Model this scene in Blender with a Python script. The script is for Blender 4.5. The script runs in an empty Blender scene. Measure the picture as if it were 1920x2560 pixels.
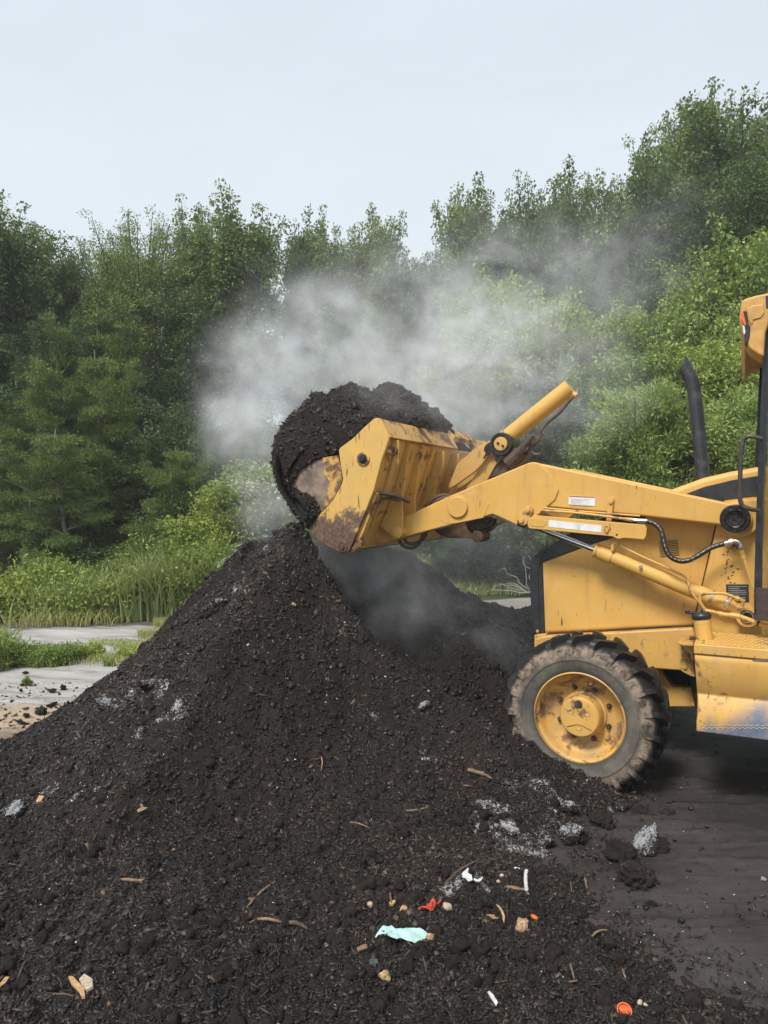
import bpy, bmesh, math, random
import numpy as np
from mathutils import Vector, Matrix
random.seed(7)
RNG = np.random.default_rng(11)
scene = bpy.context.scene
COL = scene.collection

# ------------------------------------------------------------------ camera
CAM_H = 1.76
FPX = 1850.0                     # focal length in photograph pixels (1920 x 2560)
PITCH = math.atan(35.0 / FPX)    # tilted slightly down: horizon at y = 1245
cam_d = bpy.data.cameras.new('camera')
cam = bpy.data.objects.new('camera', cam_d); COL.objects.link(cam)
cam_d.sensor_fit = 'VERTICAL'; cam_d.sensor_height = 36.0
cam_d.lens = 36.0 * FPX / 2560.0
cam_d.clip_start = 0.05; cam_d.clip_end = 2000.0
cam.location = (0, 0, CAM_H)
cam.rotation_euler = (math.pi / 2 - PITCH, 0, 0)
scene.camera = cam

# ------------------------------------------------------------------ light
SUN_EL, SUN_AZ = math.radians(50), math.radians(215)   # high, behind the camera and to the left
world = bpy.data.worlds.new('World'); scene.world = world; world.use_nodes = True
wn, wl = world.node_tree.nodes, world.node_tree.links
wn.clear()
w_out = wn.new('ShaderNodeOutputWorld'); w_bg = wn.new('ShaderNodeBackground')
w_sky = wn.new('ShaderNodeTexSky'); w_sky.sky_type = 'NISHITA'; w_sky.sun_disc = False
w_sky.sun_elevation = SUN_EL; w_sky.sun_rotation = SUN_AZ
w_sky.air_density = 1.0; w_sky.dust_density = 4.0; w_sky.ozone_density = 1.0
w_tc = wn.new('ShaderNodeTexCoord'); w_sep = wn.new('ShaderNodeSeparateXYZ')
w_cr = wn.new('ShaderNodeValToRGB'); w_mix = wn.new('ShaderNodeMix'); w_mix.data_type = 'RGBA'
wl.new(w_tc.outputs['Generated'], w_sep.inputs[0]); wl.new(w_sep.outputs['Z'], w_cr.inputs[0])
cr = w_cr.color_ramp
cr.elements[0].position = 0.0; cr.elements[0].color = (0.80, 0.86, 0.91, 1)
cr.elements[1].position = 1.0; cr.elements[1].color = (0.65, 0.72, 0.79, 1)
e = cr.elements.new(0.28); e.color = (0.735, 0.805, 0.872, 1)
e = cr.elements.new(0.55); e.color = (0.68, 0.75, 0.82, 1)
w_sc = wn.new('ShaderNodeVectorMath'); w_sc.operation = 'SCALE'; w_sc.inputs['Scale'].default_value = 8.15
w_ns = wn.new('ShaderNodeTexNoise'); w_ns.inputs['Scale'].default_value = 2.2; w_ns.inputs['Detail'].default_value = 4; w_ns.inputs['Distortion'].default_value = .4
w_mp = wn.new('ShaderNodeMapping'); w_mp.inputs['Scale'].default_value = (1, 1, 3.0); wl.new(w_tc.outputs['Generated'], w_mp.inputs['Vector']); wl.new(w_mp.outputs[0], w_ns.inputs['Vector'])
w_mr = wn.new('ShaderNodeMapRange'); w_mr.inputs[1].default_value = .3; w_mr.inputs[2].default_value = .7; w_mr.inputs[3].default_value = .955; w_mr.inputs[4].default_value = 1.035; wl.new(w_ns.outputs['Fac'], w_mr.inputs[0])
w_cl = wn.new('ShaderNodeVectorMath'); w_cl.operation = 'SCALE'; wl.new(w_cr.outputs[0], w_cl.inputs[0]); wl.new(w_mr.outputs[0], w_cl.inputs['Scale'])
wl.new(w_cl.outputs[0], w_sc.inputs[0])
w_mix.inputs['Factor'].default_value = 0.93
wl.new(w_sky.outputs[0], w_mix.inputs['A']); wl.new(w_sc.outputs[0], w_mix.inputs['B'])
wl.new(w_mix.outputs['Result'], w_bg.inputs['Color']); w_bg.inputs['Strength'].default_value = 0.1
wl.new(w_bg.outputs[0], w_out.inputs['Surface'])
sun_d = bpy.data.lights.new('sun', 'SUN'); sun_d.energy = 2.7; sun_d.angle = math.radians(15)
sun_d.color = (1.0, 0.965, 0.91)
sun = bpy.data.objects.new('sun', sun_d); COL.objects.link(sun)
sdir = Vector((math.sin(SUN_AZ) * math.cos(SUN_EL), math.cos(SUN_AZ) * math.cos(SUN_EL), math.sin(SUN_EL)))
sun.rotation_euler = sdir.to_track_quat('Z', 'Y').to_euler()
scene.view_settings.view_transform = 'Standard'; scene.view_settings.look = 'None'
scene.view_settings.exposure = 0.5; scene.view_settings.gamma = 1.0
scene.view_settings.use_curve_mapping = False
scene.cycles.max_bounces = 8; scene.cycles.diffuse_bounces = 3; scene.cycles.transparent_max_bounces = 8
scene.cycles.volume_bounces = 5
scene.cycles.use_denoising = True

# ------------------------------------------------------------------ pixel -> world helpers
def ray(px, py):
    """direction of the photograph's pixel, scaled so that its y (depth) is 1"""
    x = (px - 960.0) / FPX; y = -(py - 1280.0) / FPX
    c, s = math.cos(PITCH), math.sin(PITCH)
    d = Vector((x, c + s * y, c * y - s))
    return d / d.y
def at(px, py, D):
    d = ray(px, py); return Vector((d.x * D, D, CAM_H + d.z * D))
def on_ground(px, py, z=0.0):
    d = ray(px, py); return at(px, py, (z - CAM_H) / d.z)

# the loader's own frame: X to its rear, Y across it (away from the camera), Z up
TH = math.radians(26)
P0 = at(1450, 1797, 4.4)                     # outer face of the near front wheel
AX = Vector((math.cos(TH), -math.sin(TH), 0)); WX = Vector((math.sin(TH), math.cos(TH), 0))
BASE = Vector((P0.x, P0.y, 0))
def V(px, py, s):
    """pixel on the loader plane s metres in from the wheel's outer face -> local (u, z)"""
    d = ray(px, py); C = Vector((0, 0, CAM_H))
    t = ((P0 - C).dot(WX) + s) / d.dot(WX)
    P = C + d * t
    return ((P - BASE).dot(AX), P.z)
def Vw(px, py, s):
    u, z = V(px, py, s); return BASE + AX * u + WX * s + Vector((0, 0, z))
def z1(x, y): return 640 + x * .38577, 900 + y * .38577
def z2(x, y): return 1180 + x * .44605, 900 + y * .44605
def z3(x, y): return 1200 + x * .43400, 1450 + y * .43400
def z4(x, y): return 1580 + x * .27134, 700 + y * .27134
def z5(x, y): return 1660 + x * .25316, 1300 + y * .25316
def z6(x, y): return 1000 + x * .20494, 1050 + y * .20494
def z7(x, y): return 1200 + x * .16878, 920 + y * .16878
def pts(zf, lst): return [zf(*p) for p in lst]

# ------------------------------------------------------------------ numpy noise
def _h(ix, iy, iz, seed):
    n = (ix.astype(np.int64) * 374761393 + iy.astype(np.int64) * 668265263 + iz.astype(np.int64) * 2147483647 + seed * 974634777) & 0xffffffff
    n = ((n ^ (n >> 13)) * 1274126177) & 0xffffffff
    n = n ^ (n >> 16)
    return (n & 0xffff) / 32767.5 - 1.0
def vnoise(x, y, z=None, seed=0):
    if z is None: z = np.zeros_like(x)
    fx, fy, fz = np.floor(x), np.floor(y), np.floor(z)
    tx, ty, tz = x - fx, y - fy, z - fz
    tx, ty, tz = tx*tx*(3-2*tx), ty*ty*(3-2*ty), tz*tz*(3-2*tz)
    def c(a, b, d): return _h(fx + a, fy + b, fz + d, seed)
    def pl(d):
        return (c(0,0,d)*(1-tx) + c(1,0,d)*tx)*(1-ty) + (c(0,1,d)*(1-tx) + c(1,1,d)*tx)*ty
    if not np.any(z): return pl(0)
    return pl(0)*(1-tz) + pl(1)*tz
def fbm(x, y, z=None, oct=4, seed=0):
    a, s = 1.0, 0.0
    for i in range(oct):
        f = 2.03 ** i
        s = s + a * vnoise(x*f, y*f, None if z is None else z*f, seed + i*7); a *= .5
    return s

# ------------------------------------------------------------------ object helpers
def np_mesh(name, V_, F_, mat, tone=None, smooth=False, parent=None, link=True):
    """mesh object from arrays; F_ is (n, k) with k = 3 or 4"""
    V_ = np.asarray(V_, dtype=np.float32).reshape(-1, 3); F_ = np.asarray(F_, dtype=np.int32)
    me = bpy.data.meshes.new(name)
    n, k = F_.shape
    me.vertices.add(len(V_)); me.vertices.foreach_set('co', V_.ravel())
    me.loops.add(n * k); me.loops.foreach_set('vertex_index', F_.ravel())
    me.polygons.add(n); me.polygons.foreach_set('loop_start', np.arange(0, n * k, k, dtype=np.int32))
    if smooth: me.polygons.foreach_set('use_smooth', np.ones(n, dtype=bool))
    me.update(calc_edges=True)
    if tone is not None:
        a = me.attributes.new('tone', 'FLOAT', 'FACE'); a.data.foreach_set('value', np.asarray(tone, dtype=np.float32))
    me.materials.append(mat)
    o = bpy.data.objects.new(name, me)
    if link: COL.objects.link(o)
    if parent: o.parent = parent
    return o
def tag(o, label=None, cat=None, group=None, kind=None):
    if label: o['label'] = label
    if cat: o['category'] = cat
    if group: o['group'] = group
    if kind: o['kind'] = kind
    return o
def empty(name, loc=(0, 0, 0), rz=0.0, parent=None):
    o = bpy.data.objects.new(name, None); COL.objects.link(o)
    o.location = loc; o.rotation_euler = (0, 0, rz); o.empty_display_size = .2
    if parent: o.parent = parent
    return o
class MB:
    def __init__(s): s.v = []; s.f = []
    def add(s, v, f):
        b = len(s.v); s.v += [tuple(p) for p in v]; s.f += [tuple(i + b for i in q) for q in f]; return s
    def prism(s, uz, y0, y1, shrink=None):
        """closed outline (u, z) on plane y0 carried to y1"""
        n = len(uz); u1 = uz if shrink is None else shrink
        v = [(u, y0, z) for u, z in uz] + [(u, y1, z) for u, z in u1]
        f = [tuple(range(n)), tuple(range(2*n-1, n-1, -1))] + [(i, i+n, (i+1) % n + n, (i+1) % n) for i in range(n)]
        return s.add(v, f)
    def px(s, outline, y0, y1): return s.prism([V(x, y, y0) for x, y in outline], y0, y1)
    def box(s, a, b):
        x0, y0, z0 = a; x1, y1, z1_ = b
        v = [(x0,y0,z0),(x1,y0,z0),(x1,y1,z0),(x0,y1,z0),(x0,y0,z1_),(x1,y0,z1_),(x1,y1,z1_),(x0,y1,z1_)]
        return s.add(v, [(0,3,2,1),(4,5,6,7),(0,1,5,4),(1,2,6,5),(2,3,7,6),(3,0,4,7)])
    def tube(s, path, r, n=14, cap=True, flat=None):
        P = [Vector(p) for p in path]; m = len(P)
        R = r if isinstance(r, (list, tuple)) else [r]*m
        T = [(P[min(i+1, m-1)] - P[max(i-1, 0)]).normalized() for i in range(m)]
        ref = Vector((0, 0, 1)) if abs(T[0].z) < .9 else Vector((1, 0, 0))
        nx = T[0].cross(ref).normalized(); v = []
        for i in range(m):
            nx = (nx - T[i] * nx.dot(T[i])).normalized(); ny = T[i].cross(nx)
            for k in range(n):
                a = 2*math.pi*k/n
                v.append(P[i] + nx*math.cos(a)*R[i] + ny*math.sin(a)*R[i])
        f = [(i*n+k, i*n+(k+1) % n, (i+1)*n+(k+1) % n, (i+1)*n+k) for i in range(m-1) for k in range(n)]
        if cap: f += [tuple(range(n-1, -1, -1)), tuple((m-1)*n+k for k in range(n))]
        return s.add(v, f)
    def lathe(s, c, prof, n=48, axis='Y', closed=False):
        """profile (r, t) turned about the Y axis through c"""
        m = len(prof); v = []
        for r, t in prof:
            for k in range(n):
                a = 2*math.pi*k/n
                v.append((c[0]+r*math.cos(a), c[1]+t, c[2]+r*math.sin(a)))
        f = []
        for i in range(m-1 if not closed else m):
            j = (i+1) % m
            for k in range(n): f.append((i*n+k, i*n+(k+1) % n, j*n+(k+1) % n, j*n+k))
        return s.add(v, f)
    def disc(s, c, r, y0, y1, n=32, r1=None):
        r1 = r if r1 is None else r1
        v = [(c[0]+r*math.cos(2*math.pi*k/n), y0, c[1]+r*math.sin(2*math.pi*k/n)) for k in range(n)] + \
            [(c[0]+r1*math.cos(2*math.pi*k/n), y1, c[1]+r1*math.sin(2*math.pi*k/n)) for k in range(n)]
        return s.add(v, [tuple(range(n)), tuple(range(2*n-1, n-1, -1))] + [(k, k+n, (k+1) % n+n, (k+1) % n) for k in range(n)])
    def build(s, name, mat, parent=None, bevel=0.0, seg=2, smooth=38, label=None):
        me = bpy.data.meshes.new(name); me.from_pydata(s.v, [], s.f); me.materials.append(mat)
        bm = bmesh.new(); bm.from_mesh(me); bmesh.ops.recalc_face_normals(bm, faces=bm.faces); bm.to_mesh(me); bm.free()
        me.polygons.foreach_set('use_smooth', [True]*len(me.polygons))
        me.set_sharp_from_angle(angle=math.radians(smooth))
        o = bpy.data.objects.new(name, me); COL.objects.link(o)
        if parent: o.parent = parent
        if bevel:
            b = o.modifiers.new('edges', 'BEVEL'); b.width = bevel; b.segments = seg; b.limit_method = 'ANGLE'
            b.angle_limit = math.radians(30); b.harden_normals = True
        if label: o['label'] = label
        return o
def smooth_path(P, k=6):
    """Catmull-Rom through the points"""
    P = [Vector(p) for p in P]; out = []
    for i in range(len(P)-1):
        p0, p1, p2, p3 = P[max(i-1, 0)], P[i], P[i+1], P[min(i+2, len(P)-1)]
        for j in range(k):
            t = j/k
            out.append(.5*((2*p1)+(p2-p0)*t+(2*p0-5*p1+4*p2-p3)*t*t+(3*p1-p0-3*p2+p3)*t**3))
    out.append(P[-1]); return out

# ------------------------------------------------------------------ materials
class NT:
    def __init__(s, name):
        s.m = bpy.data.materials.new(name); s.m.use_nodes = True; s.t = s.m.node_tree; s.t.nodes.clear()
        s.out = s.n('ShaderNodeOutputMaterial'); s._obj = None
    def n(s, typ, **kw):
        x = s.t.nodes.new(typ)
        for k, v in kw.items(): setattr(x, k, v)
        return x
    def set(s, sock, v):
        if isinstance(v, bpy.types.NodeSocket): s.t.links.new(v, sock)
        elif isinstance(v, (tuple, list)) and sock.type == 'RGBA' and len(v) == 3: sock.default_value = (*v, 1)
        else: sock.default_value = v
    def co(s, which='Object'):
        if s._obj is None: s._obj = s.n('ShaderNodeTexCoord')
        return s._obj.outputs[which]
    def pos(s): return s.n('ShaderNodeNewGeometry').outputs['Position']
    def map(s, vec, scale=(1,1,1), loc=(0,0,0), rot=(0,0,0)):
        x = s.n('ShaderNodeMapping'); s.set(x.inputs['Vector'], vec); x.inputs['Scale'].default_value = scale
        x.inputs['Location'].default_value = loc; x.inputs['Rotation'].default_value = rot; return x.outputs[0]
    def noise(s, vec, scale, detail=4, rough=.55, dist=0.0):
        x = s.n('ShaderNodeTexNoise'); s.set(x.inputs['Vector'], vec); x.inputs['Scale'].default_value = scale
        x.inputs['Detail'].default_value = detail; x.inputs['Roughness'].default_value = rough; x.inputs['Distortion'].default_value = dist
        return x.outputs['Fac']
    def vor(s, vec, scale, feature='F1', out='Distance', rnd=1.0):
        x = s.n('ShaderNodeTexVoronoi'); x.feature = feature; s.set(x.inputs['Vector'], vec); x.inputs['Scale'].default_value = scale
        x.inputs['Randomness'].default_value = rnd
        return x.outputs[out]
    def ramp(s, fac, a, b, lo=0.0, hi=1.0, smooth=True):
        x = s.n('ShaderNodeMapRange'); x.interpolation_type = 'SMOOTHSTEP' if smooth else 'LINEAR'; x.clamp = True
        s.set(x.inputs[0], fac); x.inputs[1].default_value = a; x.inputs[2].default_value = b
        x.inputs[3].default_value = lo; x.inputs[4].default_value = hi; return x.outputs[0]
    def mix(s, f, a, b, mode='MIX'):
        x = s.n('ShaderNodeMix'); x.data_type = 'RGBA'; x.blend_type = mode
        s.set(x.inputs['Factor'], f); s.set(x.inputs['A'], a); s.set(x.inputs['B'], b); return x.outputs['Result']
    def math(s, op, a, b=0.0, c=0.0, clamp=False):
        x = s.n('ShaderNodeMath', operation=op); x.use_clamp = clamp
        for i, v in enumerate((a, b, c)): s.set(x.inputs[i], v)
        return x.outputs[0]
    def sep(s, v): x = s.n('ShaderNodeSeparateXYZ'); s.set(x.inputs[0], v); return x.outputs
    def attr(s, name): x = s.n('ShaderNodeAttribute'); x.attribute_name = name; return x.outputs['Fac']
    def bump(s, h, strength=.5, dist=.01, normal=None):
        x = s.n('ShaderNodeBump'); x.inputs['Strength'].default_value = strength; x.inputs['Distance'].default_value = dist
        s.set(x.inputs['Height'], h)
        if normal is not None: s.set(x.inputs['Normal'], normal)
        return x.outputs[0]
    def pbr(s, col, rough=.5, metal=0.0, bump=None, spec=.5, coat=0.0):
        b = s.n('ShaderNodeBsdfPrincipled'); s.set(b.inputs['Base Color'], col); s.set(b.inputs['Roughness'], rough)
        s.set(b.inputs['Metallic'], metal); b.inputs['Specular IOR Level'].default_value = spec
        b.inputs['Coat Weight'].default_value = coat
        if bump is not None: s.set(b.inputs['Normal'], bump)
        s.t.links.new(b.outputs[0], s.out.inputs['Surface']); return s.m

def mat_yellow(name, rust=0.0, dust=0.0, blue=False, base=(.68, .395, .090)):
    m = NT(name); p = m.pos()
    n1 = m.noise(p, 2.3, 4, .6); n2 = m.noise(p, 9.0, 5, .62); n3 = m.noise(p, 55.0, 4, .7)
    c = m.mix(m.ramp(n1, .3, .7), base, (base[0]*.88, base[1]*.84, base[2]*.85))
    c = m.mix(m.ramp(n2, .45, .8, 0, .35), c, (.60, .42, .19))           # chalky, sun-bleached paint
    st = m.noise(m.map(p, (14, 14, 1.2)), 1.0, 4, .6)
    c = m.mix(m.ramp(st, .52, .80, 0, .42), c, (.33, .20, .075))         # dirt run down the plates
    sp = m.vor(p, 34.0); spm = m.math('MULTIPLY', m.ramp(sp, .06, .14, 1, 0), m.ramp(m.noise(p, 6.0, 2), .50, .60))
    c = m.mix(m.math('MULTIPLY', spm, .85), c, (.06, .035, .02))          # chips and specks
    scr = m.noise(m.map(p, (60, 60, 9), rot=(.5, .9, .2)), 1.0, 2, .5)
    c = m.mix(m.math('MULTIPLY', m.ramp(scr, .67, .72), m.ramp(n1, .48, .6)), c, (.16, .09, .045))
    rough = m.ramp(n2, .2, .8, .38, .62)
    if rust > 0:
        rn = m.noise(p, 5.0, 6, .68, .4); f = m.noise(p, 30.0, 5, .75)
        k = m.ramp(m.math('ADD', rn, m.math('MULTIPLY', f, .35)), .80 - .30*rust, .92 - .28*rust)
        rc = m.mix(f, (.055, .028, .018), (.20, .105, .055))
        c = m.mix(k, c, rc); rough = m.mix(k, (.48,)*3, (.85,)*3)
    if dust > 0:
        dn = m.noise(p, 7.0, 5, .65)
        c = m.mix(m.ramp(dn, .35, .75, 0, dust), c, (.34, .24, .14))
    if blue:
        o = m.sep(m.co('Object'))
        d = m.math('ADD', m.math('MULTIPLY', m.math('SUBTRACT', .61, o['Z']), 5.0), m.math('MULTIPLY', m.math('SUBTRACT', o['X'], .72), 2.0))
        bn = m.noise(m.map(m.co('Object'), (5, 5, 2.2)), 1.0, 3, .5, .3)
        k = m.ramp(m.math('ADD', d, m.math('MULTIPLY', m.math('SUBTRACT', bn, .5), 1.6)), .30, .95, 0, .95)
        c = m.mix(m.math('MULTIPLY', k, m.ramp(n2, .3, .7, .75, 1)), c, m.mix(m.ramp(n3, .3, .7), (.045, .092, .185), (.095, .155, .255)))
        k2 = m.ramp(m.noise(m.map(m.co('Object'), (9, 9, 30)), 1.0, 4), .62, .72, 0, .5)
        c = m.mix(k2, c, (.50, .36, .20))
    h = m.math('ADD', m.math('MULTIPLY', n3, .3), n2)
    return m.pbr(c, rough, bump=m.bump(h, .12, .004))

YEL = mat_yellow('weathered_yellow_paint')
YEL2 = mat_yellow('dusty_yellow_paint', rust=.25, dust=.35)
YRUST = mat_yellow('worn_yellow_bucket_paint', rust=.62, dust=.3)
RIMP = mat_yellow('dirty_rim_paint', rust=.42, dust=.75)
YBLUE = mat_yellow('yellow_paint_over_blue', rust=.1, dust=.25, blue=True)

def mat_rust():
    m = NT('rusty_worn_steel'); p = m.pos()
    n = m.noise(p, 6, 6, .7, .3); f = m.noise(p, 45, 5, .7); s_ = m.noise(m.map(p, (40, 40, 4), rot=(0, .6, 0)), 1.0, 3)
    c = m.mix(m.ramp(n, .3, .7), (.040, .026, .020), (.135, .078, .046))
    c = m.mix(m.ramp(f, .55, .75, 0, .7), c, (.24, .155, .085))
    c = m.mix(m.ramp(s_, .60, .72, 0, .5), c, (.30, .26, .22))
    c = m.mix(m.ramp(m.noise(p, 3.1, 3), .60, .68, 0, .8), c, (.50, .29, .07))
    return m.pbr(c, m.ramp(f, .3, .7, .5, .8), .25, m.bump(m.math('ADD', n, f), .3, .006))
RUST = mat_rust()
def mat_bucket():
    """yellow plate worn to rust towards the cutting edge"""
    m = NT('bucket_side_worn_yellow'); p = m.pos(); o = m.sep(m.co('Object'))
    n = m.noise(p, 7, 6, .7, .5); f = m.noise(p, 38, 5, .75); s_ = m.noise(m.map(p, (50, 50, 6), rot=(0, .5, .2)), 1.0, 3)
    base = m.mix(m.ramp(n, .3, .75), (.66, .40, .095), (.56, .36, .12))
    base = m.mix(m.ramp(s_, .61, .68, 0, .75), base, (.10, .06, .03))
    sp = m.ramp(m.vor(p, 30), .05, .16, 1, 0); base = m.mix(m.math('MULTIPLY', sp, m.ramp(n, .5, .6)), base, (.05, .03, .02))
    rc = m.mix(m.ramp(f, .3, .7), (.050, .030, .022), (.19, .115, .07))
    # wear line: below about 1.72 m, and towards the front (small X) of the side plate
    t = m.math('ADD', m.math('MULTIPLY', m.math('SUBTRACT', 1.70, o['Z']), 5.0), m.math('MULTIPLY', m.math('SUBTRACT', n, .5), 3.4))
    t = m.math('ADD', t, m.math('MULTIPLY', m.math('SUBTRACT', f, .5), 1.3))
    c = m.mix(m.ramp(t, .0, .55), base, rc)
    return m.pbr(c, m.ramp(f, .3, .7, .45, .75), 0.0, m.bump(m.math('ADD', n, f), .25, .005))
BSIDE = mat_bucket()
def mat_simple(name, col, rough=.5, metal=0.0, var=.25, scale=20, bump=.1, spec=.5, dirt=None):
    m = NT(name); p = m.pos(); n = m.noise(p, scale, 5, .65)
    c = m.mix(m.ramp(n, .3, .7), tuple(x*(1-var) for x in col), tuple(min(1, x*(1+var)) for x in col))
    if dirt: c = m.mix(m.ramp(m.noise(p, scale*.35, 4, .7), .52, .70, 0, .8), c, dirt)
    return m.pbr(c, m.ramp(n, .2, .8, max(.05, rough-.1), min(1, rough+.12)), metal, m.bump(n, bump, .003), spec)
BLACK = mat_simple('faded_black_plastic', (.022, .023, .026), .42, dirt=(.045, .042, .04))
BLUEBLK = mat_simple('dark_painted_post', (.016, .019, .026), .28, var=.2, dirt=(.05, .05, .055))
GREASE = mat_simple('black_grease', (.010, .0085, .0075), .22, var=.4, scale=45, bump=.8, dirt=(.05, .028, .014))
CHROME = mat_simple('chromed_rod', (.62, .64, .66), .14, 1.0, .05)
ZINC = mat_simple('zinc_fitting', (.50, .50, .49), .32, .9, .2, 60)
HOSE = mat_simple('rubber_hose', (.018, .018, .020), .45, dirt=(.05, .045, .03))
DHOSE = mat_simple('dusty_brown_hose', (.12, .075, .05), .7, dirt=(.22, .14, .08))
WHITE = mat_simple('white_label', (.72, .72, .71), .5, var=.08, dirt=(.48, .47, .45))
RED = mat_simple('faded_red_print', (.45, .10, .05), .6)
ORANGE = mat_simple('orange_lens', (.85, .16, .025), .25)
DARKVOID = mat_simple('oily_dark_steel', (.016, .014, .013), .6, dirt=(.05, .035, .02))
EXH = mat_simple('dark_exhaust_steel', (.030, .033, .040), .42, var=.3, scale=30, dirt=(.075, .075, .08))
BROWNP = mat_simple('brown_grimy_plate', (.075, .048, .038), .6, dirt=(.20, .12, .05))
TAN = mat_simple('tan_roof_plastic', (.56, .31, .085), .5, var=.15, dirt=(.45, .25, .08))
RAIL = mat_simple('worn_steel_rail', (.07, .058, .055), .35, .3, dirt=(.18, .14, .12))
def mat_glass():
    m = NT('cab_glass'); b = m.n('ShaderNodeBsdfPrincipled'); b.inputs['Base Color'].default_value = (.55, .62, .62, 1)
    b.inputs['Roughness'].default_value = .03; b.inputs['Transmission Weight'].default_value = .9; b.inputs['IOR'].default_value = 1.05
    m.t.links.new(b.outputs[0], m.out.inputs['Surface']); return m.m
GLASS = mat_glass()
def mat_tyre():
    m = NT('tyre_rubber'); p = m.co('Object'); o = m.sep(p)
    r = m.math('SQRT', m.math('ADD', m.math('MULTIPLY', o['X'], o['X']), m.math('MULTIPLY', o['Z'], o['Z'])))
    n = m.noise(p, 9, 5, .65); f = m.noise(p, 60, 4, .7)
    blk = m.mix(f, (.007, .007, .008), (.022, .020, .020))
    wall = m.mix(m.ramp(n, .3, .7), (.060, .057, .048), (.155, .136, .108))
    tan = m.mix(m.ramp(m.noise(p, 16, 5, .7), .35, .62), (.055, .042, .033), (.27, .205, .15))
    rr = m.math('ADD', r, m.math('MULTIPLY', m.math('SUBTRACT', n, .5), .075))
    c = m.mix(m.ramp(r, .262, .30, 0, 1), (.045, .045, .045), wall)
    c = m.mix(m.ramp(rr, .335, .375), c, tan)
    c = m.mix(m.ramp(rr, .405, .432), c, blk)
    # only the outer shoulder is dusty
    c = m.mix(m.ramp(o['Y'], -.115, -.095), c, blk)
    return m.pbr(c, m.ramp(r, .40, .46, .85, .38), 0, m.bump(f, .35, .004))
TYRE = mat_tyre()
def mat_foliage(name, dark, light, trans=.26, rough=.55):
    m = NT(name); t = m.attr('tone'); oi = m.n('ShaderNodeObjectInfo').outputs['Random']
    c = m.mix(t, dark, light)
    c = m.mix(m.ramp(oi, 0, .5, .45, 0), c, (light[0]*1.05, light[1]*.98, light[2]*.7))
    c = m.mix(m.ramp(oi, .5, 1, 0, .5), c, (dark[0]*.8+light[0]*.05, dark[1]*.8+light[1]*.08, dark[2]*1.1+light[2]*.1))
    d = m.n('ShaderNodeBsdfPrincipled'); m.set(d.inputs['Base Color'], c); d.inputs['Roughness'].default_value = rough
    d.inputs['Specular IOR Level'].default_value = .25
    tr = m.n('ShaderNodeBsdfTranslucent'); m.set(tr.inputs['Color'], m.mix(.5, c, (light[0]*1.3, light[1]*1.2, light[2]*.6)))
    mx = m.n('ShaderNodeMixShader'); mx.inputs[0].default_value = trans
    m.t.links.new(d.outputs[0], mx.inputs[1]); m.t.links.new(tr.outputs[0], mx.inputs[2]); m.t.links.new(mx.outputs[0], m.out.inputs['Surface'])
    return m.m
F_MAPLE = mat_foliage('broad_leaves', (.055, .092, .034), (.245, .325, .120))
F_LIGHT = mat_foliage('young_light_leaves', (.09, .15, .045), (.37, .47, .14))
F_PINE = mat_foliage('pine_needles', (.026, .050, .018), (.21, .285, .075), .2)
F_DARK = mat_foliage('dark_understorey_leaves', (.026, .052, .020), (.125, .185, .065), .25)
F_FINE = mat_foliage('fine_feathery_leaves', (.14, .22, .065), (.38, .48, .16))
F_GRASS = mat_foliage('tall_grass_blades', (.15, .22, .065), (.50, .54, .23))
F_WEED = mat_foliage('weed_leaves', (.10, .17, .035), (.36, .44, .12))
F_DRY = mat_foliage('dry_grass_blades', (.20, .24, .07), (.46, .46, .20))
F_BLUE = mat_foliage('bluish_pinnate_leaves', (.11, .16, .10), (.24, .31, .18))
F_FLOWER = mat_foliage('white_flower_heads', (.55, .58, .48), (.80, .80, .72))
BARK = mat_simple('grey_brown_bark', (.15, .13, .11), .9, var=.4, scale=12, bump=.6)

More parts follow.
